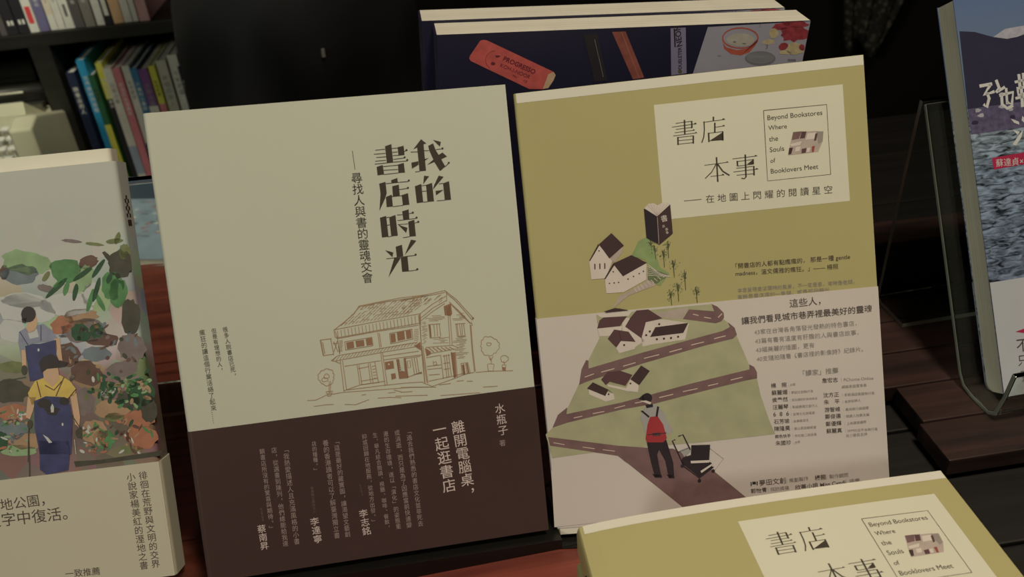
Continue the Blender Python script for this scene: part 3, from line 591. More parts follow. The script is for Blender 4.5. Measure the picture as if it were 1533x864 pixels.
br_ = mat('earth_brown', P(82, 58, 48), .5, .2, 150); rd = mat('rock_mauve', P(98, 86, 78), .5, .15, 150); tn = mat('earth_tan', P(136, 108, 78), .5, .15, 120); orr = mat('earth_orange', P(136, 88, 62), .5, .15, 120); wht = mat('wash_white', P(158, 156, 142), .5, .05, 60)
slate = mat('slate_wash', P(92, 98, 96), .5, .15, 120); skin = mat('painted_skin', P(166, 134, 100), .5); hair = mat('painted_hair', P(44, 36, 36), .5); gshirt = mat('painted_grey_shirt', P(112, 112, 118), .5, .1, 200); nav = mat('painted_navy', P(50, 50, 78), .5, .2, 150); yel = mat('painted_yellow', P(172, 146, 70), .5, .1, 150); dkg = mat('dark_olive_wash', P(58, 54, 42), .5, .2, 150)
for c, rx, ry, m, rot in (((130,640),120,60,g3,.1),((330,680),80,60,g2,0),((100,700),90,50,slate,0),((440,640),50,30,br_,-.3),((600,650),60,70,dkg,.1),((560,760),55,70,g2,0),((420,720),40,70,g3,.3),((620,590),30,40,g4,0),((470,550),45,8,g4,.1),((360,535),50,9,rd,.1),((230,770),45,18,rd,.2),((20,690),25,35,br_,.2),((450,800),40,60,wht,.2),((120,830),110,40,wht,0)):
    a.dot(c, rx, m, 1, q, ry=ry, n=22, jit=.12, rot=rot)
for c, L, rot, m in (((280,770),75,-.75,g1),((320,720),80,-.7,g2),((490,670),55,-1.0,g1),((545,720),30,-1.2,g1),((480,780),65,-1.3,g1),((375,790),45,-1.35,g1),((330,770),38,-1.3,g2),((560,640),75,.85,dkg),((450,830),60,-1.3,g2),((500,840),45,1.1,g2),((585,520),30,-1.3,g4),((570,535),45,-.1,g4),((230,710),30,-1.0,g4),((600,800),60,1.5,g2),((410,700),60,-.6,g1),((640,640),45,1.5,dkg)):
    a.dot(c, L, m, 2, q, ry=13, n=12, jit=.1, rot=rot)
for c, rx, ry, m, rot in (((120,140),150,70,wht,.1),((60,250),70,60,wht,0),((330,120),130,60,wht,0),((420,250),110,60,rd,0),((400,180),90,40,tn,0),((310,220),60,45,orr,-.5),((500,290),90,35,br_,.1),((480,365),75,38,slate,0),((650,180),45,90,dkg,0),((660,330),70,70,rd,.2),((590,60),45,70,g2,.0),((330,370),70,60,br_,0),((430,460),80,60,br_,.3),((610,440),80,40,rd,-.2),((60,430),70,30,g4,0),((50,550),100,60,dkg,0),((420,600),45,70,rd,0),((70,660),90,45,orr,0),((60,740),80,50,slate,0),((560,640),90,50,tn,0),((690,690),80,45,orr,0),((700,780),80,60,orr,.1),((470,750),70,60,tn,0),((140,800),100,40,tn,0),((700,560),70,70,g1,0),((640,590),60,40,dkg,0),((540,540),50,40,g1,.2),((520,790),55,45,g2,0),((400,260),50,45,g1,.2),((480,250),35,38,g1,0),((570,680),50,22,g4,0),((10,800),30,50,g1,0),((650,840),60,20,g4,0),((90,845),90,30,g3,0),((740,640),40,70,dkg,0),((640,770),14,35,br_,0)):
    a.dot(c, rx, m, 1 + (m in (g1, dkg)), r, ry=ry, n=20, jit=.13, rot=rot)
random.seed(3)
for i in range(60):
    x = random.gauss(650, 65); y = random.gauss(545, 45)
    if x < 745: a.dot((x, y), random.uniform(12, 24), random.choice([g1, g1, g2, g3, tn]), 3, r, ry=random.uniform(7, 12), n=8, rot=random.uniform(0, 3))
for i in range(26): a.dot((random.gauss(520, 35), random.gauss(545, 30)), random.uniform(12, 22), random.choice([g1, g1, g4, wht]), 3, r, ry=8, n=8, rot=random.uniform(0, 3))
for i in range(60): a.dot((random.uniform(400, 760), random.uniform(700, 860)), random.uniform(6, 24), random.choice([g1, g2, br_, tn, wht, orr]), 3, r, ry=random.uniform(4, 9), n=7, rot=random.uniform(0, 3))
for i in range(40): a.dot((random.uniform(0, 140), random.uniform(640, 860)), random.uniform(6, 24), random.choice([g3, g2, slate, tn, wht, orr]), 3, r, ry=random.uniform(4, 9), n=7, rot=random.uniform(0, 3))
for i in range(40): a.dot((random.uniform(300, 700), random.uniform(200, 500)), random.uniform(8, 26), random.choice([rd, br_, tn, slate, dkg]), 2, r, ry=random.uniform(5, 12), n=7, rot=random.uniform(0, 3))
# figures (printed)
a.poly([(95,255),(130,235),(215,215),(255,245),(285,285),(310,395),(295,400),(265,330),(250,300),(120,320),(128,400),(110,400),(92,310)], gshirt, 4, r); a.poly([(125,325),(165,315),(200,315),(280,295),(285,340),(270,420),(200,500),(150,500),(135,400)], nav, 5, r)
a.poly([(270,290),(298,285),(312,400),(290,392)], skin, 5, r); a.poly([(108,345),(128,345),(132,425),(112,425)], skin, 5, r); a.poly([(140,210),(180,165),(188,215),(175,250),(145,262),(130,235)], skin, 5, r); a.dot((143, 168), 37, hair, 6, r, ry=40, n=14); a.poly([(108,190),(135,185),(130,212),(112,208)], hair, 6, r)
a.poly([(140,262),(185,240),(195,280),(150,290)], wht, 5, r); a.line([(100, 255), (140, 320)], 1.2, nav, 6, r); a.line([(205, 222), (205, 300)], 1.2, nav, 6, r); a.dot((122, 445), 15, dkg, 6, r, ry=25); a.dot((193, 345), 5, wht, 6, r, ry=8); a.line([(0, 505), (130, 480)], 1.6, dkg, 5, r); a.line([(285, 400), (340, 410)], 1.6, hair, 6, r)
a.poly([(140,560),(175,500),(230,480),(300,470),(350,500),(380,540),(372,570),(300,600),(200,600),(160,620)], yel, 6, r); a.poly([(140,580),(180,580),(165,650),(150,690),(130,680)], skin, 6, r); a.poly([(350,570),(382,560),(400,680),(395,730),(375,715)], skin, 6, r)
a.poly([(215,440),(290,435),(298,490),(262,530),(220,490)], skin, 7, r); a.poly([(195,410),(215,380),(255,365),(290,385),(298,410),(340,412),(325,428),(235,440),(210,460)], hair, 8, r)
a.poly([(170,600),(230,575),(320,580),(350,620),(362,700),(355,864),(200,864),(175,740)], nav, 7, r); a.line([(185, 500), (205, 580)], 1.6, br_, 8, r); a.line([(225, 520), (270, 545), (310, 500)], 1.8, br_, 8, r); a.line([(320, 480), (280, 575)], 1.6, br_, 8, r); a.line([(380, 540), (330, 600)], 1.6, br_, 8, r)
a.dot((260, 650), 40, hair, 8, r, ry=18, jit=.3); a.dot((225, 610), 40, hair, 8, r, ry=22, jit=.2); a.dot((262, 635), 10, wht, 9, r, ry=20, jit=.3); a.dot((320, 600), 25, hair, 8, r, ry=18, jit=.2); a.dot((396, 755), 18, dkg, 8, r, ry=28, jit=.2, rot=.3); a.dot((150, 715), 13, dkg, 8, r, ry=22)
a.poly([(215,765),(240,780),(262,805),(245,808)], wht, 8, r); a.dot((313, 715), 5, wht, 8, r, ry=8); a.line([(145, 730), (142, 900)], 2.0, dkg, 7, r); a.line([(360, 670), (405, 740)], 1.3, dkg, 8, r); a.line([(372, 790), (380, 864)], 1.0, wht, 8, r)
q4 = T(0, 660, 4.234); a.poly([(250,0),(440,0),(445,60),(435,185),(300,214),(255,180)], nav, 7, q4); a.line([(185, 0), (190, 228)], 1.6, dkg, 7, q4)
a.poly([(480,165),(660,140),(1010,95),(1030,60),(900,80),(640,120),(470,130)], dkg, 4, q4)
a.build('watercolour_print', D, .00004)['label'] = 'printed watercolour of two workers in overalls'
a = Art(fD); q4 = T(0, 660, 4.234)
a.vcol('徘徊在荒野與文明的交界', (905, 190), (992, 805), dktx, tr=q4, fill=.98); a.vcol('小說家楊美紅的溼地之書', (828, 200), (918, 815), dktx, tr=q4, fill=.98)
o = a.build('blurb_lettering', D, .00046); a = Art(fD)
a.hline('溼地公園，', (-75, 448), (288, 400), dktx, 1, q4); a.hline('在文字中復活。', (-175, 555), (432, 490), dktx, 1, q4); a.build('slogan_lettering', D, .00046); a = Art(fD); a.hline('一致推薦', (420, 862), (638, 842), dktx, 1, q4)
a.build('band_lettering', D, .00046)
ms = MB()
for i in range(6):
    for j in range(3):
        if (i + j) % 2: y = HD - .0165 - i * .0018; z = -.0045 - j * .0018; ms.box(WD - .0001, WD + .0001, y - .0018, y, z - .0018, z)
ms.box(WD - .0001, WD + .0001, HD - .0315, HD - .0285, -.0095, -.005)
ms.build('spine_mark', ink, D)['label'] = 'dark chequered mark on the spine'
# taller cream book behind D
mwG = mwD @ Matrix.Translation((-.004, 0, -TD - .001))
G = empty('book', mwG, 'plain cream paperback standing behind the watercolour book, only its top showing', 'book')
book_body(G, WD - .004, HD + .0082, .011, mat('cream_cover', P(178, 172, 142), .5, .02), pages_m, 'R')

# ---- book E on the right, cover cut by the frame
mwE = lean_frame(Vector((.306, .340, -.335 + CZ)), 2.1, 30.8); WE, HE, TE = .15, .2228, .015; fE = px2loc(mwE)
def sea_mat():
    m = bpy.data.materials.new('sea_photo_print'); m.use_nodes = True; nt = m.node_tree; b = nt.nodes['Principled BSDF']; b.inputs['Roughness'].default_value = .35
    tc = nt.nodes.new('ShaderNodeTexCoord'); sp = nt.nodes.new('ShaderNodeSeparateXYZ'); nt.links.new(tc.outputs['Object'], sp.inputs[0])
    mr = nt.nodes.new('ShaderNodeMapRange'); mr.inputs['From Min'].default_value = .06; mr.inputs['From Max'].default_value = HE; nt.links.new(sp.outputs['Y'], mr.inputs['Value'])
    r = nt.nodes.new('ShaderNodeValToRGB'); nt.links.new(mr.outputs[0], r.inputs[0]); el = r.color_ramp.elements
    el[0].position = 0; el[0].color = P(72, 78, 86, .9); el[1].position = 1; el[1].color = P(70, 84, 104, .9)
    for p, c in ((.4, P(88, 98, 104)), (.55, P(96, 104, 104)), (.7, P(84, 98, 106)), (.9, P(80, 92, 108))): e = el.new(p); e.color = c
    mp = nt.nodes.new('ShaderNodeMapping'); mp.inputs['Scale'].default_value = (120, 420, 1); n = nt.nodes.new('ShaderNodeTexNoise'); n.inputs['Scale'].default_value = 1; n.inputs['Detail'].default_value = 5; n.inputs['Distortion'].default_value = 1
    nt.links.new(tc.outputs['Object'], mp.inputs[0]); nt.links.new(mp.outputs[0], n.inputs['Vector'])
    mx = nt.nodes.new('ShaderNodeMixRGB'); mx.blend_type = 'OVERLAY'
    fr = nt.nodes.new('ShaderNodeMapRange'); fr.inputs['From Min'].default_value = .66; fr.inputs['From Max'].default_value = .56; fr.inputs['To Max'].default_value = .9; nt.links.new(mr.outputs[0], fr.inputs[0]); nt.links.new(fr.outputs[0], mx.inputs[0])
    cr = nt.nodes.new('ShaderNodeValToRGB'); cr.color_ramp.elements[0].position = .35; cr.color_ramp.elements[1].position = .65; nt.links.new(n.outputs['Fac'], cr.inputs[0])
    nt.links.new(r.outputs[0], mx.inputs[1]); nt.links.new(cr.outputs[0], mx.inputs[2]); nt.links.new(mx.outputs[0], b.inputs['Base Color']); return m
E_ = empty('book', mwE, 'paperback with a sea and mountain photograph and white brush lettering, on a clear stand', 'book')
book_body(E_, WE, HE, TE, sea_mat(), pages_mat('tan_page_edges', P(190, 172, 140)), 'R')
greyw = mat('grey_white_band', P(150, 148, 140), .45, .03); hbE = fE(1492.5, 421.7).y
MB().prism(u_profile(WE + .0004, TE, .0002, 'R', out=.0004), 0, hbE).build('paper_band', greyw, E_)['label'] = 'grey-white paper band'
a = Art(fE); q = T(1230, 0, 2.881)
mtn = mat('mountain_dark', P(40, 38, 50), .35, .1, 60); mtn2 = mat('shore_haze', P(72, 66, 80), .35, .3, 300); snow = mat('snow_print', P(134, 130, 128), .35, .15, 300); whb = mat('white_brush_ink', P(165, 160, 190), .4); redl = mat('red_label_print', P(140, 34, 56), .4)
def seg(x0, y0, x1, y1, m, lay=0):
    a.poly([(x0, y0), (x1, y0), (x1, y1), (x0, y1)], m, lay)
L = lambda u, v: (fE(*T(1230, 0, 2.881)([(u, v)])[0]))
def polyl(pts, m, lay): a.parts.append(([Vector(p) for p in pts], [tuple(range(len(pts)))], a.mi(m), lay))
l0 = [L(594, 135), L(660, 138), L(740, 160), L(800, 168), L(840, 160), L(873, 148)]
y_top = l0[-1].y; bot = [L(873, 400), L(660, 430)]; yb = L(640, 470).y
polyl([(p.x if p.x > 0 else 0.0003, p.y) for p in l0] + [(.085, y_top + .006), (.11, y_top + .002), (WE - .001, y_top + .004), (WE - .001, yb), (.0003, yb)], mtn, 1)
polyl([(L(740, 160).x, L(740, 160).y), (L(790, 125).x, L(790, 125).y), (L(873, 118).x, L(873, 118).y + .001), (.085, y_top + .006), (.07, y_top + .003), (L(840, 160).x, L(840, 160).y), (L(800, 168).x, L(800, 168).y)], snow, 1)
ym = L(650, 580).y
polyl([(.0003, yb), (WE - .001, yb), (WE - .001, ym), (.0003, ym)], mtn2, 1)
for i in range(60):
    c = (random.uniform(.002, WE - .004), random.uniform(ym + .001, yb)); a.parts.append(([Vector((c[0] + random.uniform(.0008, .003) * math.cos(t_), c[1] + .0012 * math.sin(t_))) for t_ in [k * math.pi / 3 for k in range(6)]], [(0, 1, 2, 3, 4, 5)], a.mi(random.choice([mtn, mtn2, snow])), 2))
a.build('landscape_print', E_, .00006)
a = Art(fE)
for g, w_ in (([(680,372),(735,362)],6),([(728,365),(700,410),(745,395)],6),([(712,400),(722,425),(712,462),(698,450)],6),([(752,345),(765,380),(752,400)],6),([(760,395),(790,375)],5),([(765,412),(825,398),(820,450),(800,440)],6),([(795,380),(800,450)],5),([(775,400),(778,450),(800,468),(825,455)],6)): a.line(g, w_, whb, 2, q)
for g, w_ in (([(832,355),(873,345)],5),([(850,320),(855,375)],6),([(868,315),(872,370)],5),([(840,382),(875,376)],5),([(845,385),(848,410),(876,404)],5),([(835,425),(878,415)],5),([(860,375),(866,462)],6)): a.line(g, w_, whb, 2, q)
for p in ([(815,512),(850,525),(852,538),(830,530)],[(822,560),(855,568),(845,582)],[(822,625),(845,590),(868,560),(862,590),(838,628)],[(865,500),(885,520),(880,535),(862,520)]): a.poly(p, whb, 2, q)
sx = .0285
for ch, cx, cy, s_ in (('教', .052, L(870, 400).y, .02), ('授', .075, L(870, 400).y + .003, .02), ('的', .098, L(870, 400).y + .006, .02), ('洋', .06, L(840, 570).y, .022), ('之', .085, L(840, 570).y + .003, .02), ('夢', .108, L(840, 570).y + .004, .022)):
    a.glyphs(glyph(ch, .03)[:2], lambda v, cx=cx, cy=cy, s_=s_: Vector((cx + (v.x - .5) * s_, cy + (v.y - .38) * s_)), whb, 2)
a.build('title_lettering', E_, .0001)['label'] = 'white brush lettering'
a = Art(fE); lp = L(735, 682); lq = L(742, 732)
polyl([(lp.x, lp.y), (lp.x + .042, lp.y + .0012), (lq.x + .042, lq.y + .0012), (lq.x, lq.y)], redl, 1)
a.hline('蘇達貞×李', (752, 718), (905, 705), whb, 2, q)
a.build('author_label', E_, .0001)['label'] = 'dark red author label'
a = Art(fE); q8 = T(1230, 280, 2.4)
a.poly([(695,520),(735,505),(760,500),(760,525),(720,524)], redl, 1, q8); a.build('red_brush_mark', E_, .0005); a = Art(fE)
for ch, x, y, s_ in (('不', 700, 590, 45), ('只', 705, 640, 36), ('是', 712, 690, 30)): a.hline(ch, (x, y), (x + s_, y - s_ * .13), ink, 1, q8)
for ch, x, y, s_ in (('環', 755, 585, 45), ('島', 758, 635, 40)): a.hline(ch, (x, y), (x + s_, y - s_ * .13), ink, 1, q8)
a.build('band_lettering', E_, .0005)

# ---- clear acrylic stands
edge_m = mat('frosted_acrylic_edge', (.5, .56, .52, 1), .25, .1); edge_m.node_tree.nodes['Principled BSDF'].inputs['Transmission Weight'].default_value = .5
def clear_stand(o, yaw, lean, wl, wr, hp, zfloor, floor_d, lip_h, foot_d, label, dy=.0):
    # o: point where the book's front bottom edge rests (world); frame: x along the book, y to the back, z up
    mw = Matrix.Translation((o[0], o[1], zfloor)) @ Matrix.Rotation(math.radians(yaw), 4, 'Z')
    t = empty('acrylic_stand', mw, label, 'stand'); th = .003; l = math.radians(lean)
    yb_ = dy; pts = []
    d = Vector((math.sin(l), math.cos(l)))
    # centre line in (y,z): lip top -> floor -> panel top
    c = [(-floor_d + yb_ - .006, lip_h), (-floor_d + yb_ - .004, lip_h * .5), (-floor_d + yb_ - .001, .005), (-floor_d + yb_ + .004, .0016)]
    c += [(yb_ - .012, .0016), (yb_ - .004, .003), (yb_ + .001, .008)]
    b0 = Vector((yb_ + .001, .008)); c += [tuple(b0 + d * (hp * k)) for k in (.1, .5, 1)]
    def sheet(cl, x0, x1, name, par, rc=0.):
        L_ = []; R_ = []
        for i, p in enumerate(cl):
            e = (Vector(cl[min(i + 1, len(cl) - 1)]) - Vector(cl[max(i - 1, 0)])).normalized(); n_ = Vector((-e.y, e.x)) * th / 2
            L_.append(Vector(p) + n_); R_.append(Vector(p) - n_)
        m_ = MB().prism([tuple(v) for v in L_ + R_[::-1]], x0, x1, 'x').build(name, acrylic(), par)
        m_.data.materials.append(edge_m); m_.data.polygons[-1].material_index = 1; m_.data.polygons[-2].material_index = 1; m_.data.polygons[len(cl) - 1].material_index = 1
        bm = bmesh.new(); bm.from_mesh(m_.data); bmesh.ops.recalc_face_normals(bm, faces=bm.faces); bm.to_mesh(m_.data); bm.free(); return m_
    s1 = sheet(c, -wl, wr, 'front_panel', t)
    # rear easel leg
    top = b0 + d * hp; f = Vector((top.x + foot_d, .0016))
    cl = [tuple(top + Vector((.0036, .001))), tuple(top + (f - top) * .35 + Vector((.003, 0))), tuple(f + Vector((.001, .004))), tuple(f + Vector((-.004, .0002))), tuple(f + Vector((-.03, .0002)))]
    sheet(cl, -wl, wr, 'rear_leg', t)
    for side in (s1,):
        md = side.modifiers.new('b', 'BEVEL'); md.width = .0007; md.segments = 2
    return t
clear_stand((.306, .340, 0), 2.1, 30.8, .012, .17, .158, ZP + .0002, .031, .036, .008, 'clear acrylic book stand holding the sea and mountain book on the plank board', dy=.022)
clear_stand((-.151, .312, 0), -2.34, 27.98, .19, .0265, .186, ZT + .0002, .036, .012, .05, 'clear acrylic book stand holding the watercolour book at the left', dy=.034)
# ---- black easels under A and B
blackp = mat('black_plastic', (.008, .008, .009, 1), .4, .1)
def easel(mw, W, hplate, Tk, label, xa, xb, fy):
    t = empty('black_easel', mw, label, 'easel'); inv = mw.inverted()
    x0, x1 = xa, xb
    MB().box(.02, W - .012, -.001, hplate, -Tk - .0045, -Tk - .0008, c=.0008).build('back_plate', blackp, t)
    # base block: level, under the book
    zb = ZT + .0003; co = [mw @ Vector((x, 0, 0)) for x in (x0, x1)]; cb = [mw @ Vector((x, -.0012, -Tk - .006)) for x in (x0, x1)]
    vs = []
    for p, q_ in zip(co, cb):
        f_ = Vector((p.x, p.y - fy, p.z - .0025)); g_ = Vector((q_.x, q_.y + .02, q_.z - .002))
        vs += [f_, Vector((f_.x, f_.y, zb)), Vector((g_.x, g_.y, zb)), g_]
    vs = [inv @ v for v in vs]
    MB().add(vs, [(0, 1, 2, 3), (7, 6, 5, 4), (0, 4, 5, 1), (1, 5, 6, 2), (2, 6, 7, 3), (3, 7, 4, 0)]).build('base_block', blackp, t)
    a0 = Vector((W / 2, hplate * .75, -Tk - .004)); ft = mw @ a0; ft = Vector((ft.x, ft.y + .045, zb + .0036)); ft = inv @ ft
    MB().tube([a0, ft], .003, 8).build('rear_strut', blackp, t)
    return t
easel(mwA, WA, .15, TA, 'black easel holding the pale shophouse book', .014, WA + .006, .006)
easel(mwB, WB, .15, TB, 'black easel holding the upright olive book', -.001, WB - .004, .007)

# ---- F: two copies of the navy book standing behind
xF = Vector((.997, .007, -.072)); yF = Vector((.072, -.039, .997)); OF = Vector((.119, .461, -.141 + CZ)); WF, HF, TF = .21, .2105, .0205
mwF = frame(OF - xF * WF / 2 - yF * HF, xF, yF)
z_low = (mwF @ Vector((WF, 0, 0))).z
navy = mat('navy_cover', P(30, 28, 42), .4, .1, 20); fF = px2loc(mwF)
spine_m = mat('black_spine', P(26, 24, 26), .5)
def navy_book(mw, label, front):
    t = empty('book', mw, label, 'book', 'pair of navy stationery books'); book_body(t, WF, HF, TF, navy, pages_mat('white_page_edges', P(205, 205, 180)), 'L', th=.0003, gap=.0002)
    a = Art(fF); q = T(620, 0, 3.8325); r = T(900, 0, 3.8325)
    pink = mat('eraser_pink', P(168, 76, 66), .5, .12, 200); pinkd = mat('eraser_text', P(92, 36, 40), .5); cr = mat('eraser_end', P(170, 138, 104), .5, .1, 200)
    pen = mat('pencil_brown', P(120, 66, 54), .5, .2, 150); dkp = mat('pencil_dark', P(38, 34, 34), .5); strip = mat('grey_strip', P(112, 104, 116), .5); pgw = mat('sketch_page', P(134, 128, 128), .5, .04); red_b = mat('bowl_red', P(150, 72, 52), .5, .1, 200); mtr = mat('meat_red', P(126, 48, 50), .5, .3, 300); tnp = mat('sketch_tan', P(158, 140, 100), .5, .2, 200); gp = mat('sketch_grey', P(98, 94, 92), .5)
    a.poly([(380,232),(400,228),(420,232),(800,412),(812,430),(800,460),(770,505),(740,512),(660,510),(325,350),(316,335),(320,320)], pink, 1, q)
    a.poly([(770,425),(800,412),(812,430),(800,460),(770,505),(738,510)], cr, 2, q)
    a.hline('PROGRESSO', (508, 345), (688, 425), pinkd, 3, q, bold=.02); a.hline('KOH-I-NOOR', (492, 382), (660, 452), pinkd, 3, q)
    a.hline('7761', (562, 438), (588, 448), pinkd, 3, q); a.hline('CE', (625, 468), (645, 476), pinkd, 3, q)
    a.dot((478, 322), 14, pinkd, 3, q, ry=7, jit=.3); a.dot((452, 365), 14, pinkd, 3, q, ry=9, jit=.3)
    a.line([(470 + 60 * math.cos(t_), 345 + 55 * math.sin(t_)) for t_ in [2.2 + k * .22 for k in range(12)]], .5, pinkd, 3, q)
    a.poly([(1135,183),(1213,180),(1320,445),(1255,455)], pen, 1, q); a.line([(1190, 183), (1290, 445)], 1.4, mat('pencil_light', P(140, 90, 66), .5), 2, q); a.poly([(970,198),(1050,193),(1110,462),(1035,470)], dkp, 1, q); a.line([(1035, 225), (1085, 440)], 1.0, gp, 2, q)
    a.poly([(398,162),(485,158),(490,420),(402,432)], strip, 1, r)
    for tx, p, s_ in (('NEON', (465, 262), (452, 140)), ('DUELETER', (462, 395), (460, 268))): a.hline(tx, p, s_, dkp, 2, r, bold=.02)
    a.poly([(415,165),(420,270),(428,270),(424,163)], dkp, 2, r); a.dot((452, 410), 12, mat('strip_green', P(70, 74, 50), .5), 2, r)
    a.poly([(612,155),(1213,120),(1205,170),(1155,352),(525,425)], pgw, 1, r)
    a.line([(700 + 102 + 102 * math.cos(t_) - 4, 218 + 58 * math.sin(t_)) for t_ in [k * .3 for k in range(22)]], 2.6, red_b, 2, r)
    a.poly([(695,230),(700,250),(720,272),(780,288),(850,275),(895,245),(902,218),(885,260),(850,300),(800,318),(745,310),(705,280)], red_b, 2, r)
    a.dot((800, 228), 80, mat('porridge', P(150, 140, 120), .5, .1, 200), 2, r, ry=38, n=20)
    a.dot((765, 240), 10, gp, 3, r, ry=4); a.dot((820, 250), 12, gp, 3, r, ry=4)
    a.dot((1105, 190), 85, mtr, 2, r, ry=48, n=20, jit=.2); a.dot((1030, 150), 50, mtr, 2, r, ry=20, n=12, jit=.2, rot=-.2); a.dot((1120, 140), 70, mtr, 2, r, ry=18, n=14, jit=.15)
    a.dot((990, 190), 28, tnp, 3, r, ry=30, jit=.1); a.dot((960, 240), 35, tnp, 2, r, ry=14, jit=.15); a.dot((1110, 280), 55, tnp, 3, r, ry=32, jit=.2); a.dot((1045, 265), 25, mtr, 3, r, ry=22, jit=.2); a.dot((1060, 300), 35, tnp, 3, r, ry=14, jit=.2); a.dot((1150, 270), 20, mtr, 4, r, ry=18, jit=.2)
    a.dot((912, 335), 88, gp, 2, r, ry=42, n=22); a.dot((912, 330), 80, mat('bowl_grey', P(112, 108, 102), .5), 3, r, ry=34, n=22)
    for k_ in range(4): a.line([(912 + (70 - k_ * 14) * math.cos(t_), 325 + (28 - k_ * 6) * math.sin(t_)) for t_ in [k * .4 for k in range(17)]], .5, gp, 4, r)
    for k_ in range(8): a.line([(1070 + k_ * 6, 338), (1073 + k_ * 6, 352)], .7, dkp, 3, r)
    a.hline('no.', (668, 325), (690, 322), gp, 3, r); a.hline('2', (905, 155), (915, 154), gp, 3, r); a.hline('3', (942, 280), (955, 278), gp, 3, r)
    a.parts = [pt for pt in a.parts if max(v.x for v in pt[0]) < WF + .003]
    for pt in a.parts:
        for v in pt[0]: v.x = min(v.x, WF - .0003); v.y = min(v.y, HF - .0003)
    a.build('cover_print', t, .00006)['label'] = 'printed eraser, pencils and food sketches'
    return t
navy_book(mwF, 'navy book with a printed red eraser, upright behind the olive book, nearer of the pair', True)
mwF2 = mwF @ Matrix.Translation((-.0066, .0012, -TF - .0002))
navy_book(mwF2, 'rear one of the two upright navy books, shifted left, mostly its white top edge showing', False)
bk_ = empty('bookend', Matrix.Translation((.115, .506, ZT)), 'black metal bookend standing behind the pair of navy books', 'bookend')
MB().box(-.06, .06, 0, .002, 0, .15, c=.0008).build('upright_plate', blackp, bk_); MB().box(-.06, .06, .002, .08, 0, .0015).build('foot_plate', blackp, bk_)

# ---- magazine lying on the table behind D and A
pt = on_z(212, 318, ZT)
mg = empty('magazine', Matrix.Translation((pt.x - .0, pt.y - .06, ZT)) @ Matrix.Rotation(math.radians(-14), 4, 'Z'), 'blue and white magazine lying flat on the table behind the clear stand', 'magazine')
MB().box(-.06, .1, -.035, .12, 0, .006).build('page_block', pages_m, mg)
MB().box(-.0605, .1005, -.0355, .1205, .006, .0066).build('cover', mat('pale_blue_cover', P(104, 110, 112, .75), .3, .15, 60), mg)
MB().box(-.0605, .1005, .075, .1205, .0066, .0068).build('masthead_strip', mat('slate_strip', P(34, 40, 46, .6), .3), mg)
ms = MB(); random.seed(5)
for i in range(150):
    x, y = random.uniform(-.055, .09), random.uniform(.0, .072); ms.box(x, x + random.uniform(.002, .008), y, y + random.uniform(.0008, .0025), .0066, .0067 + random.random() * .0001, m=random.randrange(3))
ms.build('collage_print', [mat('collage_red', P(110, 70, 64, .6)), mat('collage_white', P(160, 156, 140, .6)), mat('collage_dark', P(60, 62, 56, .6))], mg)

# ------------------------------------------------------------------ bookcase behind
YF = 1.25; case_m = wood_mat('black_bookcase', (.008, .008, .007, 1), (.016, .0155, .013, 1), .55)
zlow = on_y(113, 92, YF).z - .215; zb1 = on_y(140, 40, YF).z; zb0 = on_y(140, 60, YF).z
xd0, xd1 = on_y(58, 110, YF).x, on_y(90, 110, YF).x
x_right = on_y(300, 60, YF).x
bc = empty('bookcase', Matrix.Translation((-.9, YF, 0)), 'black wooden bookcase against the back wall, full of upright books', 'bookcase')
def bx(name, x0, x1, y0, y1, z0, z1): return MB().box(x0 + .9, x1 + .9, y0 - YF, y1 - YF, z0, z1, c=.001).build(name, case_m, bc)
XL, XR = -1.75, x_right + .05
bx('side_panel', XR, XR + .025, YF - .005, 1.6, 0, 1.75); bx('side_panel', XL - .025, XL, YF - .005, 1.6, 0, 1.75)
bx('back_panel', XL, XR, 1.585, 1.6, 0, 1.75); bx('shelf', XL, XR, YF - .005, 1.585, zb0, zb1)
bx('counter', XL, XR, 1.10, 1.585, zlow - .03, zlow); bx('counter_front', XL, XR, 1.12, 1.14, .06, zlow - .03)
bx('divider', xd0, xd1, YF - .004, 1.585, zlow, zb0); bx('shelf', XL, XR, YF - .005, 1.585, zb1 + .28, zb1 + .3); bx('shelf', XL, XR, YF - .005, 1.585, 1.73, 1.75)
def spine_book(x0, x1, zbase, h, segs, label, depth=.15, yfront=YF, lean=0., name='book', group=None, text=None, tcol=None):
    w_ = (x1 - x0) - .0008
    t = empty(name, Matrix.Translation((x0, yfront + random.uniform(0, .004), zbase)) @ Matrix.Rotation(lean, 4, 'Y'), label, 'book', group)
    th = .0012; zs = [0] + [h * s_[0] for s_ in segs]; mb = MB()
    for i, s_ in enumerate(segs):
        mb.box(0, w_, 0, th, zs[i], zs[i + 1], m=i)
    mb.box(0, th, th, depth, 0, h, m=len(segs) - 1).box(w_ - th, w_, th, depth, 0, h, m=len(segs) - 1)
    mb.build('cover', [s_[1] for s_ in segs], t)
    MB().box(th, w_ - th, th, depth - .002, .002, h - .0015).build('page_block', pages_m, t)
    if text:
        vs = []; fs = []
        y_ = h * .9
        s_ = min(w_ * .62, .011)
        for ch in text:
            g = glyph(ch, .01); n = len(vs); vs += [(w_ / 2 + (a_ - .5) * s_, -.0002, y_ - s_ + b_ * s_) for a_, b_ in g[0]]; fs += [tuple(i + n for i in f) for f in g[1]]; y_ -= s_ * 1.15
        obj('spine_lettering', vs, fs, tcol or ink, t)
    return t
K = .62
def cm(n, r_, g_, b_): return mat(n, P(r_, g_, b_, K), .45, .08, 60)
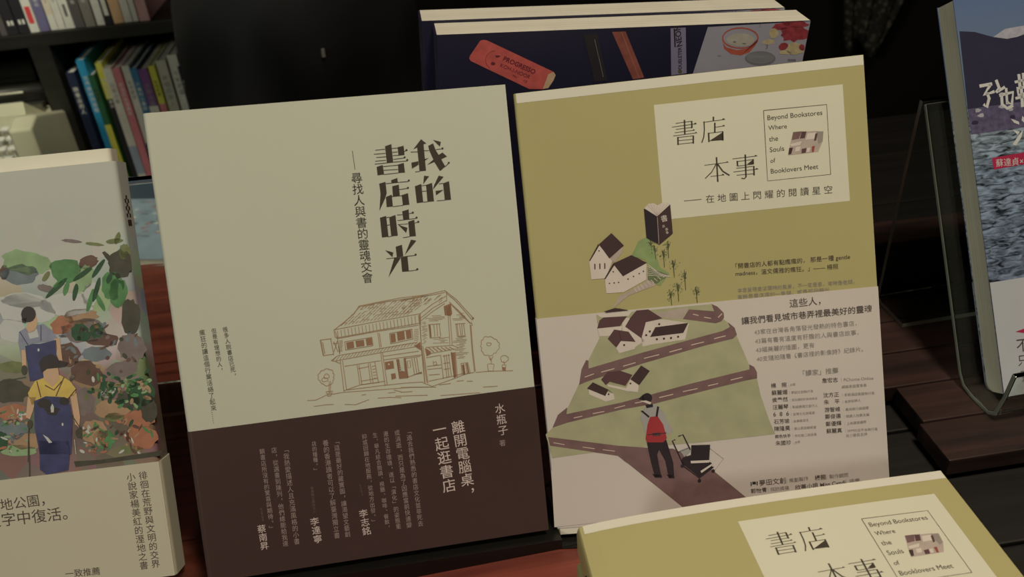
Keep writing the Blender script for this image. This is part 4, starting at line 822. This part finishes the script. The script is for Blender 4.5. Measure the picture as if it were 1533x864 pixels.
wt = cm('spine_white', 150, 152, 132); wt2 = cm('spine_cream', 158, 156, 124); bk = cm('spine_black', 26, 24, 24); bl_ = cm('spine_blue', 30, 98, 140); dbl = cm('spine_dark_blue', 20, 26, 38); grn = cm('spine_green', 30, 62, 36); ylw = cm('spine_yellow', 186, 180, 50); pk = cm('spine_pink_red', 160, 84, 80); gry = cm('spine_grey', 104, 110, 108); tl = cm('spine_teal', 44, 78, 92); prp = cm('spine_purple', 84, 52, 80); bei = cm('spine_beige', 128, 122, 98); brn = cm('spine_dark_brown', 58, 52, 46); tan_ = cm('spine_tan', 150, 112, 76); pkb = cm('spine_pink_brown', 134, 100, 88); prg = cm('spine_purple_grey', 72, 66, 80); pnk = cm('spine_pale_pink', 150, 130, 104); whtx = cm('spine_text_white', 170, 170, 160)
LOW = [(352,403,395,[(1,dbl)],'dark navy book, leftmost upright on the lower shelf','開書店的人',whtx),
 (404,453,328,[(.5,bl_),(1,bl_)],'tall bright blue book, second from left on the lower shelf','世界美好的旅程',whtx),
 (470,508,410,[(.62,ylw),(1,grn)],'book with a green top and yellow lower spine on the lower shelf','咖啡館',None),
 (508,548,345,[(.75,bk),(1,ylw)],'black book with a yellow top label on the lower shelf','獨立與理想書店',whtx),
 (553,602,372,[(.2,wt),(.42,gry),(1,wt)],'white book with a grey block low on its spine, beside the pink-red book','日常小事',graytx),
 (603,647,372,[(1,pk)],'pink-red book on the lower shelf','走過的街道風景',whtx),
 (648,693,362,[(.2,bei),(.42,tl),(1,wt2)],'cream book with a teal block low on its spine, right of the pink-red book','城市散步',graytx),
 (694,738,372,[(1,tl)],'teal blue book between the cream and the purple-topped book','海邊的小書房',whtx),
 (740,794,378,[(.72,wt),(1,prp)],'white book with a purple top on the lower shelf','文學地圖',graytx),
 (796,834,358,[(.65,wt),(.72,pk),(1,ylw)],'white book with a yellow and pink top on the lower shelf','生活練習',ink),
 (836,893,330,[(.3,pnk),(1,bei)],'beige book on the lower shelf, left of the tall white one','時間的旅人',graytx),
 (894,951,303,[(1,wt)],'tall plain white book near the right end of the lower shelf','小城故事',graytx),
 (953,990,362,[(1,bk)],'black book with pale lettering right of the tall white book','黑色筆記本手帖',whtx),
 (992,1014,372,[(1,bk)],'thin black book at the far right of the lower shelf','夜讀',whtx)]
for x0, x1, yt, segs, lab, tx, tc in LOW:
    pa = on_y(x0 / 3.6, yt / 3.6, YF); pb_ = on_y(x1 / 3.6, yt / 3.6, YF)
    spine_book(pa.x, pb_.x, zlow, pa.z - zlow, segs, lab, group='upright books on the lower shelf', text=tx, tcol=tc or ink, depth=.13)
UP = [(0,38,[(1,brn)],'reddish brown book at the far left of the upper shelf','',None),(42,98,[(1,bk)],'black book with rows of white lettering, left half of the pair on the upper shelf','大世界歷史',whtx),(99,158,[(1,bk)],'black book beside the cream book with the red label','大世界地理',whtx),
 (160,212,[(1,wt2)],'cream book with a red label low on its spine, upper shelf','',None),(213,268,[(1,prg)],'purple-grey book on the upper shelf','',None),(269,310,[(.1,wt),(1,pnk)],'pale pink book with a white foot on the upper shelf','',None),(311,352,[(1,wt2)],'cream book right of the pale pink one, upper shelf','',None),
 (353,404,[(1,wt)],'white book with a small grey tag, left of the dark brown book','',None),(405,463,[(1,brn)],'dark brown book on the upper shelf','',None),(464,521,[(1,cm('spine_grey_brown', 84, 78, 64))],'grey-brown book on the upper shelf','',None),(523,568,[(1,wt2)],'cream book left of the black one with a white label, upper shelf','',None),
 (570,611,[(1,bk)],'black book with a white label on the upper shelf','',None),(613,671,[(1,tan_)],'tan book on the upper shelf','',None),(672,717,[(1,wt2)],'cream book right of the tan book, upper shelf','',None),(718,749,[(1,wt)],'narrow greyish white book on the upper shelf','',None),(756,814,[(1,pkb)],'pinkish brown book, last in the row on the upper shelf','',None)]
for i, (x0, x1, segs, lab, tx, tc) in enumerate(UP):
    yb2 = (172 - x0 * .068) / 3.6
    pa = on_y(x0 / 3.6, yb2, YF); pb_ = on_y(x1 / 3.6, yb2, YF)
    t = spine_book(pa.x, pb_.x, zb1 + .0004, .2 + .02 * math.sin(i * 1.9), segs, lab, group='upright books on the upper shelf', text=None, depth=.14)
    w_ = pb_.x - pa.x
    def lettering(txt, z0, m, s_=None, name='spine_lettering'):
        s_ = s_ or w_ * .55; vs = []; fs = []; z = z0
        for ch in txt:
            g = glyph(ch, .01); n = len(vs); vs += [(w_ / 2 + (a_ - .5) * s_, -.0003, z + b_ * s_) for a_, b_ in g[0]]; fs += [tuple(j + n for j in f) for f in g[1]]; z -= s_ * 1.15
        obj(name, vs, fs, m, t)
    if i in (1, 2):
        lettering('世界史綱要', .075, whtx, w_ * .42); MB().box(w_ * .2, w_ * .42, -.0003, 0, .012, .018).box(w_ * .55, w_ * .78, -.0003, 0, .012, .018).build('spine_mark', whtx, t)
    elif i == 3: MB().box(w_ * .2, w_ * .75, -.0004, 0, .012, .034).build('spine_label', cm('label_red', 150, 44, 42), t)['label'] = 'red label'
    elif i == 7: MB().box(w_ * .35, w_ * .62, -.0004, 0, .016, .032).build('spine_label', cm('tag_grey', 60, 60, 52), t)
    elif i == 11: MB().box(w_ * .2, w_ * .8, -.0004, 0, .012, .036).build('spine_label', wt, t)['label'] = 'white label'
    else: lettering('文庫社', .045, graytx if i not in (4, 8, 9) else whtx, w_ * .4)
pr = on_y(276, 6, YF)
spine_book(pr.x - .004, pr.x + .006, zb1 + .0004 + 0, .2, [(1, wt2)], 'thin cream book leaning alone at the right end of the upper shelf', lean=math.radians(-4), depth=.14)
# dark case in the left bay
pc0 = on_y(-60, 100, 1.43); pc1 = on_y(52, 78, 1.43)
dc = empty('storage_box', Matrix.Translation(((pc0.x + pc1.x) / 2, 1.46, zlow)), 'dark grey storage box in the left bay behind the typewriter', 'box')
hw = (pc1.x - pc0.x) / 2; hz = on_y(20, 80, 1.43).z - zlow; dgm = mat('dark_grey_card', (.02, .02, .018, 1), .7, .2, 30)
MB().box(-hw, hw, -.06, .12, 0, hz - .03, c=.002).build('body', dgm, dc); MB().box(-hw - .002, hw + .002, -.062, .122, hz - .03, hz, c=.002).build('lid', dgm, dc)
MB().box(hw - .012, hw - .008, -.0625, -.06, hz * .45, hz * .62).build('edge_tape', mat('grey_tape', (.1, .1, .085, 1), .6), dc)

# ------------------------------------------------------------------ typewriter
YT = 1.125; tw_pos = on_y(62, 232, YT)
ivory = mat('ivory_enamel', P(150, 142, 108, .8), .35, .03, 20); keyw = mat('key_ivory', P(160, 158, 140, .8), .4, .04); tblk = mat('typewriter_black', (.012, .012, .011, 1), .4)
tz = zlow
TWW = .345
tw = empty('typewriter', Matrix.Translation((tw_pos.x - TWW, YT, tz)), 'ivory manual typewriter with square keys on the counter of the bookcase', 'typewriter')
z2 = on_y(40, 193, YT).z - tz; zk = on_y(30, 232, YT).z - tz; z3 = on_y(60, 170, 1.25).z - tz
# side walls with sloping top, front frame, rear hood
side = [(0, 0), (0, max(.02, zk * .8)), (.0, z2), (.03, z2 + .008), (.13, z3), (.2, z3 + .004), (.235, z3 - .02), (.24, 0)]
for sx in (0, TWW - .03):
    o = MB().prism(side, sx, sx + .03, 'x').build('side_housing', ivory, tw); md = o.modifiers.new('b', 'BEVEL'); md.width = .004; md.segments = 3
hood = [(.07, z2 - .004), (.075, z2 + .012), (.13, z3), (.2, z3 + .003), (.232, z3 - .02), (.235, .01), (.07, .01)]
MB().prism(hood, .0301, TWW - .0301, 'x').build('rear_hood', ivory, tw)
MB().box(.0301, TWW - .0301, .002, .07, .002, .012).build('key_well', tblk, tw)
MB().box(.0301, TWW - .0301, .002, .012, .012, max(.015, zk - .012)).build('front_bar', ivory, tw)
kme = None
for r_ in range(4):
    for c_ in range(20):
        kx = .0385 + c_ * .0135 + (r_ % 2) * .004
        if kx > TWW - .046: continue
        if kme is None:
            o = MB().box(-.0056, .0056, -.0055, .0055, 0, .004, c=.0015).box(-.0015, .0015, -.0015, .0015, -.03, 0).build('key', keyw, tw); kme = o.data
        else: o = bpy.data.objects.new('key', kme); COL.objects.link(o); o.parent = tw
        o.location = (kx, .018 + r_ * .0145, max(.034, zk - .012) + r_ * .0085)
MB().tube([(-.015, .16, z3 + .02), (TWW + .012, .16, z3 + .02)], .016, 16).build('platen_roller', tblk, tw, True)
for k_ in (-.032, TWW + .012): MB().tube([(k_, .16, z3 + .02), (k_ + .003, .16, z3 + .02), (k_ + .017, .16, z3 + .02), (k_ + .02, .16, z3 + .02)], [.012, .017, .017, .012], 18).build('platen_knob', mat('knob_ivory', P(120, 112, 90, .8), .35), tw)
MB().box(.03, TWW - .03, .13, .145, z3, z3 + .012).box(.03, TWW - .03, .175, .19, z3, z3 + .02).build('carriage_frame', mat('carriage_steel', (.2, .2, .18, 1), .35, metal=.8), tw)
MB().tube([(.05, .135, z3 + .03), (TWW - .05, .135, z3 + .03)], .0025, 8).build('paper_bail', mat('bail_steel', (.35, .34, .3, 1), .3, metal=.9), tw)

# ------------------------------------------------------------------ mottled scarf on a hook, right background
sc = on_y(1300, 0, 1.5); sb = on_y(1310, 80, 1.5)
sf = empty('scarf', Matrix.Translation((sb.x, 1.55, sb.z)), 'dark mottled grey scarf hanging in the shadow at the upper right', 'scarf')
vs = []; fs = []; nu, nv = 28, 30; hh = .62
for j in range(nv + 1):
    tj = j / nv; wd = .03 + .045 * min(1, tj * 2.2) * (1 - .25 * tj) + .02 * math.sin(tj * 5)
    for i in range(nu + 1):
        ti = i / nu * 2 - 1
        vs.append((ti * wd + .01 * math.sin(tj * 7) + .02 * (tj - .5), .014 * math.sin(ti * 9 + tj * 2.5) + .006 * math.sin(ti * 17 - tj * 6) - .01, tj * hh + .02 * math.cos(ti * 3 + .7) * (1 - tj)))
for j in range(nv):
    for i in range(nu): q_ = j * (nu + 1) + i; fs.append((q_, q_ + 1, q_ + nu + 2, q_ + nu + 1))
def mottle():
    m = bpy.data.materials.new('mottled_knit'); m.use_nodes = True; nt = m.node_tree; b = nt.nodes['Principled BSDF']; b.inputs['Roughness'].default_value = .95
    tc = nt.nodes.new('ShaderNodeTexCoord'); n = nt.nodes.new('ShaderNodeTexVoronoi'); n.inputs['Scale'].default_value = 90; nt.links.new(tc.outputs['Object'], n.inputs['Vector'])
    r = nt.nodes.new('ShaderNodeValToRGB'); r.color_ramp.elements[0].color = (.22, .22, .18, 1); r.color_ramp.elements[1].color = (.03, .03, .03, 1); r.color_ramp.elements[1].position = .5
    nt.links.new(n.outputs['Distance'], r.inputs[0]); nt.links.new(r.outputs[0], b.inputs['Base Color']); return m
o = obj('cloth', vs, fs, mottle(), sf, smooth=True); md = o.modifiers.new('s', 'SOLIDIFY'); md.thickness = .003
hk = empty('coat_hook', Matrix.Translation((sb.x + .01, 1.62, sb.z + hh + .01)), 'dark metal coat hook on the back wall holding the scarf', 'hook')
MB().box(-.015, .015, -.004, 0, -.03, .03).build('wall_plate', blackp, hk); MB().tube([(0, -.002, 0), (0, -.04, -.012), (0, -.075, -.01), (0, -.085, .012)], .005, 8).build('prong', blackp, hk, True)

# ------------------------------------------------------------------ person in dark clothes between table and bookcase
def skin_body(name, pts, edges, mats, parent, root=0, sub=2):
    me = bpy.data.meshes.new(name); me.from_pydata([p[:3] for p in pts], edges, []); o = bpy.data.objects.new(name, me); COL.objects.link(o); o.parent = parent
    md = o.modifiers.new('skin', 'SKIN'); md.use_smooth_shade = True
    for i, p in enumerate(pts):
        v = me.skin_vertices[0].data[i]; v.radius = (p[3], p[4] if len(p) > 4 else p[3]); v.use_root = (i == root)
    s_ = o.modifiers.new('sub', 'SUBSURF'); s_.levels = sub; s_.render_levels = sub
    dg = bpy.context.evaluated_depsgraph_get(); m2 = bpy.data.meshes.new_from_object(o.evaluated_get(dg)); o.modifiers.clear(); o.data = m2; bpy.data.meshes.remove(me)
    m2.materials.clear()
    for m in mats: m2.materials.append(m)
    return o
pp = on_y(477, 128, .96)
per = empty('person', Matrix.Translation((pp.x - .012, 1.0, 0)) @ Matrix.Rotation(math.radians(38), 4, 'Z'), 'person in dark navy trousers and black jacket standing between table and bookcase', 'person')
skn = mat('skin_tone', (.36, .22, .15, 1), .5); cl_n = mat('navy_black_cloth', (.0055, .0065, .011, 1), .9, .35, 7, .2); cl_b = mat('black_jacket_cloth', (.006, .0065, .008, 1), .9, .3, 9)
CRZ = pp.z
# body with bare hands and head; clothing are children grown over it
bp = [(0,0,CRZ+.1,.07,.08),(0,0,CRZ+.27,.07,.08),(0,.01,CRZ+.45,.08,.11),(0,.01,CRZ+.54,.05,.06),(0,.0,CRZ+.62,.045,.045),
      (-.075,0,CRZ+.0,.045),(-.095,0,.45,.04),(-.105,.02,.1,.035),(-.11,-.09,.04,.035),(.075,0,CRZ+.0,.045),(.095,0,.45,.04),(.105,.02,.1,.035),(.11,-.09,.04,.035),
      (-.19,.01,CRZ+.5,.045),(-.25,.02,CRZ+.25,.036),(-.16,-.14,CRZ+.24,.026),(.19,.01,CRZ+.5,.045),(.25,.02,CRZ+.25,.036),(.16,-.14,CRZ+.24,.026)]
be = [(0,1),(1,2),(2,3),(3,4),(0,5),(5,6),(6,7),(7,8),(0,9),(9,10),(10,11),(11,12),(2,13),(13,14),(14,15),(2,16),(16,17),(17,18)]
skin_body('body', bp, be, [skn], per)
tp = [(0,0,CRZ+.1,.115,.145),(-.075,0,CRZ-.015,.08,.078),(-.088,0,.62,.072),(-.105,.01,.45,.075),(-.11,.02,.12,.065),(.075,0,CRZ-.015,.08,.078),(.088,0,.62,.072),(.105,.01,.45,.075),(.11,.02,.12,.065),(0,0,CRZ+.22,.11,.14)]
skin_body('trousers', tp, [(0,1),(1,2),(2,3),(3,4),(0,5),(5,6),(6,7),(7,8),(0,9)], [cl_n], per)
jp = [(0,0,CRZ+.16,.118,.15),(0,0,CRZ+.3,.13,.165),(0,.01,CRZ+.45,.12,.18),(0,.01,CRZ+.545,.065,.075),(-.19,.01,CRZ+.5,.065),(-.26,.02,CRZ+.25,.052),(-.17,-.12,CRZ+.24,.04),(.19,.01,CRZ+.5,.065),(.26,.02,CRZ+.25,.052),(.17,-.12,CRZ+.24,.04)]
skin_body('jacket', jp, [(0,1),(1,2),(2,3),(2,4),(4,5),(5,6),(2,7),(7,8),(8,9)], [cl_b], per)
# head with face
hd = bmesh.new(); bmesh.ops.create_uvsphere(hd, u_segments=28, v_segments=20, radius=1)
for v in hd.verts:
    x, y, z = v.co; w_ = 1 - .28 * max(0, -z) ** 1.3
    fx = x * .074 * w_; fy = y * .095 * (1 - .12 * max(0, -z)); fz = z * .118
    if y < 0:
        fy -= .022 * math.exp(-((x / .16) ** 2 + ((z + .12) / .2) ** 2)); fy += .010 * (math.exp(-(((x - .38) / .17) ** 2 + ((z - .06) / .12) ** 2)) + math.exp(-(((x + .38) / .17) ** 2 + ((z - .06) / .12) ** 2)))
        fy -= .006 * math.exp(-((x / .3) ** 2 + ((z + .48) / .09) ** 2)); fy -= .006 * math.exp(-((x / .3) ** 2 + ((z + .85) / .15) ** 2))
    v.co = (fx, fy, fz)
me = bpy.data.meshes.new('head'); hd.to_mesh(me); hd.free(); me.materials.append(skn)
for p_ in me.polygons: p_.use_smooth = True
ho = bpy.data.objects.new('head', me); COL.objects.link(ho); ho.parent = per; ho.location = (0, -.01, CRZ + .73)
for sx in (-1, 1):
    MB().tube([(sx * .028 - .009, -.082, .008), (sx * .028, -.087, .008), (sx * .028 + .009, -.082, .008)], [.002, .006, .002], 8).build('eye', mat('eye_dark', (.02, .015, .01, 1), .2), ho)
    MB().tube([(sx * .074, .004, .02), (sx * .082, .008, .0), (sx * .076, .004, -.025)], [.008, .014, .006], 8).build('ear', skn, ho)
MB().tube([(-.022, -.086, -.056), (0, -.098, -.056), (.022, -.086, -.056)], [.002, .006, .002], 8).build('mouth', mat('lip_tone', (.3, .12, .1, 1), .5), ho)
hr = bmesh.new(); bmesh.ops.create_uvsphere(hr, u_segments=28, v_segments=20, radius=1)
bmesh.ops.delete(hr, geom=[v for v in hr.verts if v.co.z < -.35 or (v.co.y < -.25 and v.co.z < .5)], context='VERTS')
for v in hr.verts: v.co = (v.co.x * .083, v.co.y * .104 + .004, v.co.z * .128 + .002)
me = bpy.data.meshes.new('hair'); hr.to_mesh(me); hr.free(); me.materials.append(mat('black_hair', (.008, .007, .007, 1), .5)); oh = bpy.data.objects.new('hair', me); COL.objects.link(oh); oh.parent = ho
# hands: palm, four fingers, thumb
for sx in (-1, 1):
    w0 = Vector((sx * .16, -.14, CRZ + .24)); dr = Vector((-sx * .55, -.83, 0)).normalized(); sd = Vector((0, 0, 1)); nr = dr.cross(sd)
    hp_ = [tuple(w0) + (.024, .017), tuple(w0 + dr * .05) + (.03, .016)]; ed = [(0, 1)]
    for fi, (off, ln) in enumerate(((.027, .068), (.009, .076), (-.009, .07), (-.026, .055))):
        b_ = w0 + dr * .085 + sd * off; i0 = len(hp_); curl = -nr * sx
        hp_ += [tuple(b_) + (.0095,), tuple(b_ + dr * ln * .45 + curl * .008) + (.0088,), tuple(b_ + dr * ln * .75 + curl * .024) + (.008,), tuple(b_ + dr * ln * .85 + curl * .042) + (.007,)]
        ed += [(1, i0), (i0, i0 + 1), (i0 + 1, i0 + 2), (i0 + 2, i0 + 3)]
    i0 = len(hp_); b_ = w0 + dr * .03 + sd * .03
    hp_ += [tuple(b_) + (.012,), tuple(b_ + dr * .025 + sd * .022) + (.01,), tuple(b_ + dr * .05 + sd * .03) + (.008,)]; ed += [(0, i0), (i0, i0 + 1), (i0 + 1, i0 + 2)]
    skin_body('hand', hp_, ed, [skn], per, sub=1)
    MB().box(sx * .11 - .045, sx * .11 + .045, -.17, .09, 0, .07, c=.02).build('shoe', blackp, per)
bpy.context.view_layer.update()
hit = bpy.context.scene.ray_cast(bpy.context.evaluated_depsgraph_get(), CAM, ray(483, 79).normalized())
if hit[0]:
    lp_ = per.matrix_world.inverted() @ hit[1]
    MB().box(lp_.x - .0014, lp_.x + .0014, lp_.y - .0025, lp_.y + .001, lp_.z - .0045, lp_.z + .0045, c=.0005).build('zip_pull', mat('zip_steel', (.35, .35, .36, 1), .3, metal=.6), per)['label'] = 'small steel zip pull'
